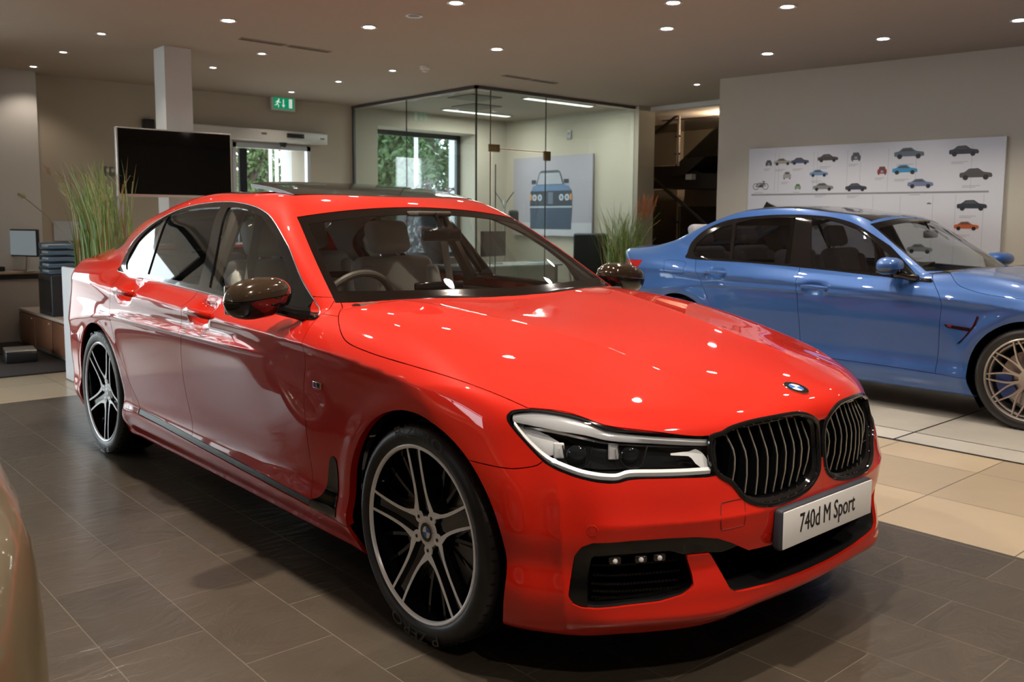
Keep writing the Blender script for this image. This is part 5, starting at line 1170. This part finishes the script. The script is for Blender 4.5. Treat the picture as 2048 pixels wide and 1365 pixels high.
for x in (-.94, -.32, .31, .93):
    mb = MB(); mb.rbox((x, -.13, .19), (.60, .018, .30), .003); d_ = mb.build('cabinet_door', wood, t); mb = MB(); mb.lathe([(0, .012), (.008, .01), (.01, 0)], 12, Matrix.Translation((x+.22, -.139, .31)) @ Matrix.Rotation(math.radians(90), 4, 'X')); mb.build('lock', mat('chrome'), d_)
mb = MB(); mb.rbox((-7.25, -.51, .006), (2.3, .72, .012), .004); tag(mb.build('floor_mat', mat('mat_brown', (.018, .011, .009), .95, bump=(300, .3))), 'very dark brown floor mat in front of the reception desk', 'floor mat')
t = empty('monitor', (-8.44, -.05, .76), math.radians(-66)); tag(t, 'flat computer monitor on the reception desk turned away to the left', 'monitor')
mb = MB(); mb.rbox((0, 0, .30), (.035, .46, .29), .008); mb.build('monitor_case', mat('satin_black'), t); mb = MB(); mb.box((.019, 0, .30), (.002, .43, .26)); mb.build('screen', mat('screen_pale', (.30, .36, .40), .3, emit=(.35, .42, .46), estr=.35), t)
mb = MB(); mb.tube([(-.03, 0, .01), (-.05, 0, .25)], .018); mb.box((-.03, 0, .006), (.18, .22, .012)); mb.build('monitor_stand', mat('alloy_silver'), t)
mb = MB(); mb.rbox((-8.44, -.60, .772), (.14, .42, .02), .006); tag(mb.build('keyboard', mat('satin_black')), 'black keyboard on the reception desk', 'keyboard')
mb = MB(); mb.rbox((-8.45, -.30, .79), (.15, .10, .05), .01, Matrix.Identity(4)); tag(mb.build('desk_telephone', mat('lamp_grey')), 'grey desk telephone beside the keyboard', 'telephone')
mb = MB(); mb.rbox((-8.40, .12, .785), (.06, .08, .05), .012); tag(mb.build('note_block', mat('lime', (.22, .32, .03), .6)), 'lime green note block on the counter below the monitor', 'note block')
t = empty('printer', (-7.35, -.01, .38)); tag(t, 'black office machine standing on the low brown cabinet', 'printer')
mb = MB(); mb.rbox((0, 0, .20), (.46, .25, .40), .012); mb.build('printer_case', mat('printer_black', (.025, .027, .03), .4), t); mb = MB(); mb.box((.0, -.127, .2), (.38, .004, .30)); mb.build('printer_door', mat('satin_black'), t)
for k in range(5):
    t = empty('letter_tray', (-7.40, .01, .785+k*.062)); tag(t, ['bottom blue letter tray on the black machine', 'second lowest blue letter tray of the stack', 'middle blue letter tray of the stack', 'second highest letter tray of the stack', 'topmost letter tray holding papers'][k], 'letter tray', 'stacked letter trays')
    mb = MB(); mb.rbox((0, 0, .006), (.33, .26, .010), .003); mb.box((-.16, 0, .028), (.006, .26, .048)); mb.box((0, .127, .028), (.33, .006, .048)); mb.box((.16, 0, .018), (.006, .26, .028)); mb.build('tray', mat('tray_blue', (.10, .17, .24), .35), t)
    mb = MB(); mb.box((0, 0, .024), (.29, .22, .022)); mb.build('paper_stack', mat('paper', (.50, .55, .60), .7), t)
t = empty('wall_calendar', (-8.78, .55, 1.18)); tag(t, 'small pale year planner on the wall behind the grass', 'calendar')
mb = MB(); mb.box((0, .1, 0), (.01, .62, .22)); mb.build('calendar_sheet', mat('paper'), t)
t = empty('projector_box', (-6.95, -.47, .012), math.radians(-8)); tag(t, 'silver topped black electronic box lying on the dark floor mat', 'electronic box')
mb = MB(); mb.rbox((0, 0, .05), (.34, .26, .10), .012); mb.build('box_case', mat('satin_black'), t); mb = MB(); mb.rbox((0, 0, .106), (.33, .25, .014), .005); mb.build('box_lid', mat('alloy_silver'), t)
mb = MB(); mb.tube(catmull([(-7.1, -.45, .02), (-7.35, -.40, .02), (-7.5, -.62, .02), (-7.9, -.75, .02)], 6), .006, 6); tag(mb.build('power_cable', mat('rubber_dark')), 'thin black cable running across the dark mat', 'cable')
# office ------------------------------------------------------------------------------
whitef = mat('furniture_white', (.60, .58, .54), .4)
t = empty('office_desk', (-7.0, 5.38, 0)); tag(t, 'white office desk behind the glass wall', 'desk')
mb = MB(); mb.rbox((0, 0, .73), (.75, 1.75, .03), .008); mb.build('desk_top', whitef, t)
mb = MB(); mb.box((.30, 0, .46), (.02, 1.6, .50)); mb.build('modesty_panel', whitef, t)
for x in (-.3, .3):
    for y in (-.8, .8): mb = MB(); mb.box((x, y, .36), (.05, .05, .72)); mb.build('leg', mat('alloy_silver'), t)
def office_chair(x, y, rz, label):
    t = empty('office_chair', (x, y, 0), rz); tag(t, label, 'chair', 'office chairs behind the glass')
    cm = mat('chair_black', (.008, .008, .009), .55)
    mb = MB(); mb.rbox((0, 0, .47), (.48, .48, .09), .035); mb.build('seat', cm, t)
    B = Matrix.Translation((-.22, 0, .50)) @ Matrix.Rotation(math.radians(-8), 4, 'Y'); mb = MB(); mb.rbox((0, 0, .34), (.07, .46, .66), .05, B, 4); mb.build('backrest', cm, t)
    for s in (-1, 1): mb = MB(); mb.tube([(-.1, s*.26, .46), (-.12, s*.29, .68)], .015); mb.rbox((-.02, s*.29, .69), (.26, .05, .03), .012); mb.build('armrest', mat('armrest_grey', (.30, .28, .26), .5), t)
    mb = MB(); mb.tube([(0, 0, .10), (0, 0, .44)], .025); mb.build('gas_post', mat('chrome'), t)
    for k in range(5): a = 2*math.pi*k/5; mb = MB(); mb.tube([(0, 0, .10), (.28*math.cos(a), .28*math.sin(a), .06)], .016); mb.lathe([(0, -.025), (.025, -.02), (.03, 0), (.025, .02), (0, .025)], 12, Matrix.Translation((.28*math.cos(a), .28*math.sin(a), .035))); mb.build('base_arm', mat('satin_black'), t)
office_chair(-6.50, 6.66, math.radians(134), 'black high-backed office chair at the right end of the white desk'); office_chair(-7.9, 5.3, math.radians(10), 'black office chair on the far side of the white desk')
t = empty('desk_monitor', (-7.05, 5.35, .745), math.radians(15)); tag(t, 'dark monitor on the white office desk, seen through the windscreen', 'monitor')
mb = MB(); mb.rbox((0, 0, .27), (.04, .55, .34), .01); mb.build('monitor_case', mat('satin_black'), t); mb = MB(); mb.tube([(-.02, 0, .01), (-.03, 0, .2)], .02); mb.box((-.02, 0, .006), (.2, .24, .012)); mb.build('monitor_stand', mat('alloy_silver'), t)
mb = MB(); mb.rbox((-6.85, 6.15, .752), (.21, .30, .012), .003); mb.rbox((-6.83, 5.86, .75), (.21, .28, .008), .002); tag(mb.build('papers', mat('paper')), 'loose papers on the white office desk', 'papers')
t = empty('coat_stand', (-7.6, 6.02, 0)); tag(t, 'slender coat stand with curved silver hooks in the office', 'coat stand')
mb = MB(); mb.tube([(0, 0, .02), (0, 0, 1.62)], .014); mb.lathe([(0, .0), (.17, .0), (.17, .015), (.02, .03)], 24); mb.build('stand_pole', mat('alloy_silver'), t)
for s in (-1, 1): mb = MB(); mb.tube(catmull([(0, 0, 1.48), (0, s*.05, 1.60), (0, s*.18, 1.74)], 5), .009); mb.build('coat_hook', mat('chrome'), t)
mb = MB(); mb.rbox((-7.56, 6.16, 1.38), (.10, .16, .20), .04); tag(mb.build('hanging_bag', mat('chair_black')), 'black bag hanging from the coat stand', 'bag')
# outside ------------------------------------------------------------------------------
mb = MB(); mb.quad((-60, -40, -.12), (-9.3, -40, -.12), (-9.3, 40, -.12), (-60, 40, -.12)); o = mb.build('ground', mat('paving', (.42, .41, .38), .9, var=.15, vscale=.8)); o['kind'] = 'structure'
mb = MB(); mb.quad((-9.3, -40, -.13), (40, -40, -.13), (40, -6.3, -.13), (-9.3, -6.3, -.13)); o = mb.build('ground', mat('paving')); o['kind'] = 'structure'
def tree(x, y, h, r, c, label, seed, n=2600, dark=.5, ls=.10):
    rnd = random.Random(seed); t = empty('tree', (x, y, -.12)); tag(t, label, 'tree', 'trees outside the windows')
    mb = MB(); mb.tube([(0, 0, 0), (.05, .03, h*.4), (0, .08, h*.75)], [.14, .11, .05], 8)
    for k in range(7): a = rnd.uniform(0, 6.3); z = h*rnd.uniform(.35, .65); mb.tube([(0, .03, z), (math.cos(a)*r*.6, math.sin(a)*r*.6, z+h*.22)], [.05, .015], 6)
    mb.build('trunk', mat('bark', (.07, .05, .035), .9), t); mb = MB()
    cl = [(rnd.gauss(0, r*.45), rnd.gauss(0, r*.45), h*(.62+rnd.uniform(-.36, .34))) for _ in range(34)]
    for i in range(n):
        q = rnd.choice(cl); s = r*.24; p = np.array([q[0]+rnd.gauss(0, s), q[1]+rnd.gauss(0, s), q[2]+rnd.gauss(0, s)])
        a = np.array([rnd.gauss(0, 1) for _ in range(3)]); a /= np.linalg.norm(a); b = np.cross(a, [rnd.gauss(0, 1) for _ in range(3)]); b /= np.linalg.norm(b); L = ls*rnd.uniform(.6, 1.3)
        mb.add([p-a*L, p+b*L*.45, p+a*L, p-b*L*.45], [(0, 1, 2, 3)])
    o = mb.build('foliage', mat('leaf_'+c[0], c[1], .55, var=.5, vscale=1.5), t, fix=False); o['kind'] = 'stuff'
G1, G2, G3 = ('green', (.05, .10, .025)), ('deep', (.028, .07, .02)), ('light', (.075, .12, .035))
tree(-15.0, 8.9, 5.4, 1.0, G1, 'leafy green tree filling the left of the office window', 11, 16000); tree(-24.5, 17.0, 7.6, 1.7, G2, 'dark green tree behind the white flagpole', 12, 10000); tree(-16.2, 12.9, 5.4, 1.0, G1, 'green tree at the right of the office window', 13, 13000)
tree(-18.5, 7.3, 4.0, .8, G3, 'light green tree seen through the sliding door', 14, 2500); tree(-24.5, 10.6, 5.0, 1.2, G3, 'pale green tree further back beyond the sliding door', 15, 2500); tree(-15, -6.0, 5.0, 1.6, G1, 'green tree outside the left back window', 16, 2200)
tree(-10.6, 6.85, 2.15, .36, ('plum', (.05, .012, .02)), 'dark plum leaved shrub just outside the office window', 17, 700, ls=.05)
def pole(x, y, h, r, lab): mb = MB(); mb.tube([(x, y, -.12), (x, y, h)], r, 10); mb.lathe([(0, .0), (r*2, .02), (r*1.4, .08), (0, .1)], 10, Matrix.Translation((x, y, h))); tag(mb.build('flagpole', mat('pole_white', (.5, .5, .52), .4)), lab, 'flagpole', 'white flagpoles outside')
pole(-12.6, 8.03, 7, .04, 'white flagpole in the middle of the office window'); pole(-12.6, 8.96, 7, .09, 'thick white post at the right of the office window'); pole(-14, 5.60, 7, .03, 'left of the two flagpoles seen through the sliding door'); pole(-14, 5.73, 7, .035, 'right of the two flagpoles seen through the sliding door')
mb = MB(); mb.box((-32, 15, 1.4), (3, 9, 3.0)); tag(mb.build('white_building', mat('pole_white')), 'low white building across the forecourt beyond the trees', 'building')
# near car at the lower left ------------------------------------------------------------
def build_near():
    F = makeF(dict(RED, dome=.002)); V, Q = surface_nets(F, (-4.36, -1.02, .08), (.98, 1.04, 1.56), .034)
    g = grad(F, V[Q[:1, 0]]); q = Q[0]
    if (np.cross(V[q[1]]-V[q[0]], V[q[2]]-V[q[0]])*g[0]).sum() < 0: Q = Q[:, ::-1]
    S = Surf(F, V, np.ascontiguousarray(Q)); Q = S.Q
    for cx, cz in RED['arch']: _, Q = S.take(Q, [lambda P, cx=cx, cz=cz: np.hypot(P[:, 0]-cx, P[:, 2]-cz)-.402])
    gl, Q = S.take(Q, [lambda P: 1.02-P[:, 2], lambda P: P[:, 2]-1.36])
    car = empty('brown_saloon_car', (.5, -3.1, 0), math.radians(-6), 'bronze brown car whose curved flank cuts the lower left corner', 'car')
    skin_object('body_shell', *panel_arrays(S, Q, 0, .01), mat('bronze_paint', (.13, .105, .06), .4, .3, .6), car); skin_object('window_band', *panel_arrays(S, gl, 0, .0), mat('roof_glass', (.012, .011, .011), .12, 0, .5), car)
    for cx in (0, -3.07):
        for fl in (1, -1): make_wheel(car, 'blue', (cx, -.925*fl, .352), fl < 0, 0)
# ------------------------------------------------------------------ the blue saloon
def build_blue():
    R = BLUE; base = makeF(R)
    HND = [(-1.52, .845, .085), (-2.43, .915, .085)]
    def F(P):
        f = base(P); x, y, z = P[:, 0], np.abs(P[:, 1]), P[:, 2]; k = 0
        for hx, hz, w in HND: k = k+.026*np.exp(-(np.abs((x-hx)/w)**3.2)-(np.abs((z-hz+.006)/.04)**3))
        # muscular rear haunch and a hollow along the door
        k = k-.010*np.exp(-((x+2.81)/.42)**2-((z-.66)/.12)**2)+.006*np.exp(-((z-.50)/.12)**2)*sstep(-.45, -.65, x)*sstep(-2.4, -2.2, x)
        # boot lip
        g = f+np.where(y > .75, k, 0); lip = .020*sstep(-3.66, -3.84, x)*sstep(.95, 1.02, z)*sstep(.80, .6, y)
        return g-lip
    V, Q = surface_nets(F, (-4.05, -1.0, .08), (.92, .03, 1.55), .0125)
    g = grad(F, V[Q[:1, 0]]); q = Q[0]
    if (np.cross(V[q[1]]-V[q[0]], V[q[2]]-V[q[0]])*g[0]).sum() < 0: Q = Q[:, ::-1]
    S = Surf(F, V, np.ascontiguousarray(Q)); Q = S.Q; Q, _ = S.split(Q, lambda P: P[:, 1]); m = np.abs(S.V[:, 1]) < 2e-4; S.V[m, 1] = 0
    car = empty('blue_saloon_car', (.17, 4.65, 0), 0, 'metallic sky blue four-door saloon with dark roof and spoked silver wheels', 'car')
    paint = mat('blue_paint', (.035, .115, .36), .4, 0.2, 1.0, spec=.2); dkred = mat('tail_red')
    for cx, cz in R['arch']: _, Q = S.take(Q, [lambda P, cx=cx, cz=cz: np.hypot(P[:, 0]-cx, P[:, 2]-cz)-.378])
    under, Q = S.take(Q, [lambda P: P[:, 2]-.172, lambda P: AY(P)-.82, lambda P: P[:, 0]-.68])
    vc = Sp([-.80, -.70, -.616, -.512, -.429, -.316, -.074, .3, .8], [-.345, -.32, -.278, -.092, -.023, .017, .035, .04, .04])
    xb = lambda P: -.585-.19*(AY(P)/.74)**2.2
    hood, Q = S.take(Q, [lambda P: xb(P)-P[:, 0], lambda P: AY(P)-P[:, 2]-vc(P[:, 0]), lambda P: .745-P[:, 2], lambda P: .50-P[:, 2]])
    yws = Sp([.98, 1.15, 1.349, 1.45], [.735, .675, .590, .55])
    ws, Q = S.take(Q, [lambda P: P[:, 0]-xb(P), lambda P: AY(P)-yws(P[:, 2]), lambda P: P[:, 2]-1.375+.05*(AY(P)/.6)**2, lambda P: -1.55-P[:, 0], lambda P: .88-P[:, 2]])
    ws, frit = S.take(ws, [lambda P: 1.015-P[:, 2], lambda P: AY(P)-yws(P[:, 2])+.022, lambda P: P[:, 2]-1.345+.05*(AY(P)/.6)**2])
    rf, Q = S.take(Q, [lambda P: 1.20-P[:, 2], lambda P: AY(P)-.555-.0*P[:, 0], lambda P: P[:, 0]+1.28, lambda P: -2.62-P[:, 0]])
    DLO = catmull([(-2.755, 1.012), (-2.2, 1.004), (-1.63, .983), (-1.2, .960), (-.82, .935), (-.665, .927), (-.76, .985), (-.882, 1.061), (-1.05, 1.168), (-1.314, 1.309), (-1.499, 1.363), (-1.683, 1.387), (-1.961, 1.396), (-2.247, 1.383), (-2.52, 1.345), (-2.72, 1.262), (-2.83, 1.150), (-2.825, 1.06)], 4, True)
    dlo, Q = S.take(Q, [poly_field(DLO, PXZ), lambda P: R['g'][0]-R['g'][2]*(P[:, 2]-.93)-R['g'][4]*sstep(R['g'][5], R['g'][5]-1.8, P[:, 0])**1.3-.045-.045*sstep(1.28, 1.4, P[:, 2])-AY(P)])
    pf, dlo = S.take(dlo, [poly_field([(-1.60, .995), (-1.725, 1.365), (-1.60, 1.360), (-1.48, 1.335), (-1.32, 1.285), (-1.206, 1.226), (-1.06, 1.130), (-.97, 1.06), (-.96, .965)], PXZ)])
    pr, dlo = S.take(dlo, [poly_field([(-2.33, 1.02), (-2.41, 1.32), (-2.25, 1.358), (-2.0, 1.372), (-1.866, 1.372), (-1.785, 1.005)], PXZ)])
    pq, dlo = S.take(dlo, [poly_field([(-2.36, 1.022), (-2.44, 1.31), (-2.55, 1.285), (-2.68, 1.22), (-2.76, 1.14), (-2.77, 1.07), (-2.72, 1.03)], PXZ)])
    xA = Sp([.28, .32, .5, .718, .831, .94], [-.584, -.584, -.574, -.569, -.579, -.67]); xB = Sp([.28, .467, .7, 1.0], [-1.625, -1.636, -1.655, -1.695]); xC = Sp([.28, .34, .45, .649, .835, 1.02], [-2.22, -2.25, -2.33, -2.466, -2.572, -2.705])
    zs = Sp([-2.4, -1.303, -.584, -.3], [.325, .314, .303, .290]); side = lambda P: .66-AY(P)
    df, Q = S.take(Q, [side, lambda P: P[:, 2]-1.03, lambda P: P[:, 0]-xA(P[:, 2]), lambda P: xB(P[:, 2])-P[:, 0], lambda P: zs(P[:, 0])-P[:, 2]])
    dr, Q = S.take(Q, [side, lambda P: P[:, 2]-1.03, lambda P: P[:, 0]-xB(P[:, 2]), lambda P: xC(P[:, 2])-P[:, 0], lambda P: zs(P[:, 0])-P[:, 2]])
    skirt, Q = S.take(Q, [lambda P: .6-AY(P), lambda P: -2.45-P[:, 0], lambda P: P[:, 0]+.33, lambda P: P[:, 2]-zs(P[:, 0])])
    tl, Q = S.take(Q, [lambda P: P[:, 0]+3.29-.0*P[:, 2]-(P[:, 2]-.9)*.35, lambda P: P[:, 2]-.985, lambda P: .825-P[:, 2]-.02*(P[:, 0]+3.3), lambda P: .35-AY(P)])
    cap, Q = S.take(Q, [side, poly_field(catmull([(-2.99, .995), (-2.78, .985), (-2.765, .93), (-2.76, .885), (-2.95, .892), (-2.975, .94)], 3, True), PXZ)])
    fend, Q = S.take(Q, [lambda P: .55-AY(P), lambda P: xA(P[:, 2])-P[:, 0], lambda P: P[:, 2]-.98, lambda P: P[:, 0]-.36])
    rbump, Q = S.take(Q, [lambda P: P[:, 0]+3.12, lambda P: P[:, 2]-.70])
    rw, Q = S.take(Q, [lambda P: P[:, 0]+2.75, lambda P: 1.13-P[:, 2], lambda P: P[:, 2]-1.36+.03*(AY(P)/.5)**2, lambda P: AY(P)-.66+.45*(P[:, 2]-1.12)])
    def both(name, Qp, m_, gap=.0015, lip=.012, off=0.0): A = panel_arrays(S, Qp, gap, lip, off); return skin_object(name, *A, m_, car), skin_object(name, *A, m_, car, 'flip')
    def mid(name, Qp, m_, gap=.0015, lip=.012, off=0.0): return skin_object(name, *panel_arrays(S, Qp, gap, lip, off), m_, car, 'both')
    mid('body_shell', Q, paint); mid('hood', hood, paint, .0022); mid('rear_bumper', rbump, paint); both('front_fender', fend, paint, .0015, .03); doors = both('front_door', df, paint, .0022); rdoors = both('rear_door', dr, paint, .0022)
    both('side_skirt', skirt, paint); both('fuel_flap', cap, paint, .002); both('tail_light', tl, dkred, .001); mid('roof_panel', rf, mat('carbon_roof', (.015, .014, .014), .12, 0, .8), .002); mid('windscreen', ws, mat('cabin_glass'), 0, 0, .002); mid('windscreen_border', frit, mat('frit_black'), 0, .004, .002)
    both('window_trim', dlo, mat('gloss_black'), 0, .01, -.002); both('front_window', pf, mat('side_glass'), 0, 0, .004); both('rear_window', pr, mat('rear_glass'), 0, 0, .004); both('quarter_window', pq, mat('rear_glass'), 0, 0, .004); mid('rear_windscreen', rw, mat('rear_glass'), 0, 0, .002); mid('underbody', under, mat('matt_black'), 0, 0)
    up_, _ = S.split(np.concatenate([Q, rf]), lambda P: 1.04-P[:, 2]); up_, _ = S.split(up_, lambda P: -3.0-P[:, 0]); A = panel_arrays(S, up_, 0, 0, .022); skin_object('headliner', A[0], -A[1], [f[::-1] for f in A[2]], mat('headliner'), car, 'both')
    for (hx, hz, w), dd in zip(HND, (doors, rdoors)):
        for d_, fl in zip(dd, (1, -1)):
            y0 = -.937*fl; mb = MB(); mb.tube(catmull([(hx-.11, y0+.02*fl, hz-.002), (hx-.09, y0-.004*fl, hz), (hx-.04, y0-.012*fl, hz+.002), (hx+.04, y0-.012*fl, hz), (hx+.09, y0-.004*fl, hz-.002), (hx+.11, y0+.02*fl, hz-.004)], 4), .011, 10)
            mb.v = [(x, y, hz+(z_-hz)*1.35) for x, y, z_ in mb.v]; mb.build('door_handle', paint, d_)
    for fl in (1, -1):      # fender gill and badge
        yv = surf_pt(F, (-.44, -1.2, .64), (0, 1, 0), 0, .6)[1]; yf = lambda d: (yv-d)*fl
        mb = MB(); mb.add([(-.545, yf(.006), .650), (-.37, yf(.006), .640), (-.372, yf(.006), .615), (-.52, yf(.006), .628)], [(0, 1, 2, 3)])
        mb.add([(-.318, yf(.007), .718), (-.330, yf(.007), .724), (-.352, yf(.007), .66), (-.405, yf(.007), .575), (-.452, yf(.007), .522), (-.430, yf(.007), .530), (-.375, yf(.007), .60), (-.335, yf(.007), .66)], [(0, 1, 2, 7), (7, 2, 3, 6), (6, 3, 4, 5)])
        n0 = len(mb.v); mb.v += [(x, y+.012*fl, z) for x, y, z in mb.v]
        for f in list(mb.f): mb.f.append([i+n0 for i in f[::-1]]); mb.s.append(False)
        gl = mb.build('fender_vent', mat('gloss_black'), car)
        v, f = text_arrays('M3', .022, .001); mb = MB(); mb.add([(-.505+p[0]*fl, yf(.0068), .640+p[1]) for p in v], f); mb.build('fender_badge', mat('chrome'), gl, fix=False)
        T = Matrix.Translation((-.93, -.99*fl, 1.035)) @ Matrix.Rotation(math.radians(10*fl), 4, 'Z') @ Matrix.Diagonal((1.2, 1.3, .82, 1))
        def shell(z0, z1, sc=1.0, n=26, rows=12):
            vs, fs = [], []
            for i in range(rows+1):
                zt = z0+(z1-z0)*i/rows; h = zt/.075
                for k in range(n):
                    a = 2*math.pi*k/n; r = max(0, 1-abs(h)**2.4)**(1/2.4); ca, sa = math.cos(a), math.sin(a)
                    vs.append((.085*abs(ca)**.8*np.sign(ca)*r*(1 if ca > 0 else .5)*sc, .115*abs(sa)**.75*np.sign(sa)*r*sc, zt*sc))
            for i in range(rows):
                for k in range(n): fs.append((i*n+k, i*n+(k+1) % n, (i+1)*n+(k+1) % n, (i+1)*n+k))
            return vs, fs+[list(range(n)), list(range(rows*n, rows*n+n))]
        mb = MB(); mb.add(*shell(-.075, -.024), True, T); wm = mb.build('wing_mirror', mat('gloss_black'), car); mb = MB(); mb.add(*shell(-.024, .075, 1.01), True, T); mb.build('mirror_cap', paint, wm)
        mb = MB(); mb.tube([(-.78, -.84*fl, .945), (-.82, -.90*fl, .955), (-.90, -.94*fl, .975)], [.030, .022, .02], 10); mb.rbox((-.76, -.845*fl, .935), (.15, .03, .02), .009); mb.build('mirror_arm', mat('gloss_black'), wm)
    mb = MB(); mb.add([(-2.55, 0, 1.435), (-2.40, .03, 1.447), (-2.40, -.03, 1.447), (-2.56, 0, 1.52), (-2.53, .012, 1.50), (-2.53, -.012, 1.50), (-2.60, .03, 1.425), (-2.60, -.03, 1.425)], [(1, 2, 5, 4), (1, 4, 3, 6), (2, 7, 3, 5), (3, 4, 5), (6, 3, 7)], True); mb.build('roof_aerial', mat('gloss_black'), car)
    for (cx, cz) in R['arch']:
        for fl in (1, -1):
            make_wheel(car, 'blue', (cx, -.925*fl, .336), fl < 0, 20, R=.336, rim=.270, width=.25)
            mb = MB(); T = Matrix.Translation((cx, 0, cz)) @ Matrix.Rotation(math.radians(90), 4, 'X'); mb.lathe([(.384, .86*fl), (.386, .60*fl), (.25, .58*fl), (0, .58*fl)], 36, T, arc=(math.radians(-38), math.radians(218))); mb.build('wheel_arch_liner', mat('void_black'), car, fix=False)
    def Fi(P): return base(P)+.06
    V2, Q2 = surface_nets(Fi, (-4.0, -1.0, .1), (.85, .06, 1.2), .04); S2 = Surf(Fi, V2, Q2); Q2, _ = S2.split(Q2, lambda P: P[:, 1]); m = np.abs(S2.V[:, 1]) < 1e-3; S2.V[m, 1] = 0
    Q2, _ = S2.split(Q2, lambda P: P[:, 2]-np.where(P[:, 0] > -.70, 1.2, .93))
    for cx, cz in R['arch']: _, Q2 = S2.take(Q2, [lambda P, cx=cx, cz=cz: np.hypot(P[:, 0]-cx, P[:, 2]-cz)-.41, lambda P: .57-AY(P)])
    skin_object('inner_structure', *panel_arrays(S2, Q2, 0, 0, 0), mat('void_black'), car, 'both')
    build_cabin(car, base, 'grey_leather', -1, .03, -.02)
    return car
build_red(); build_blue(); build_near()
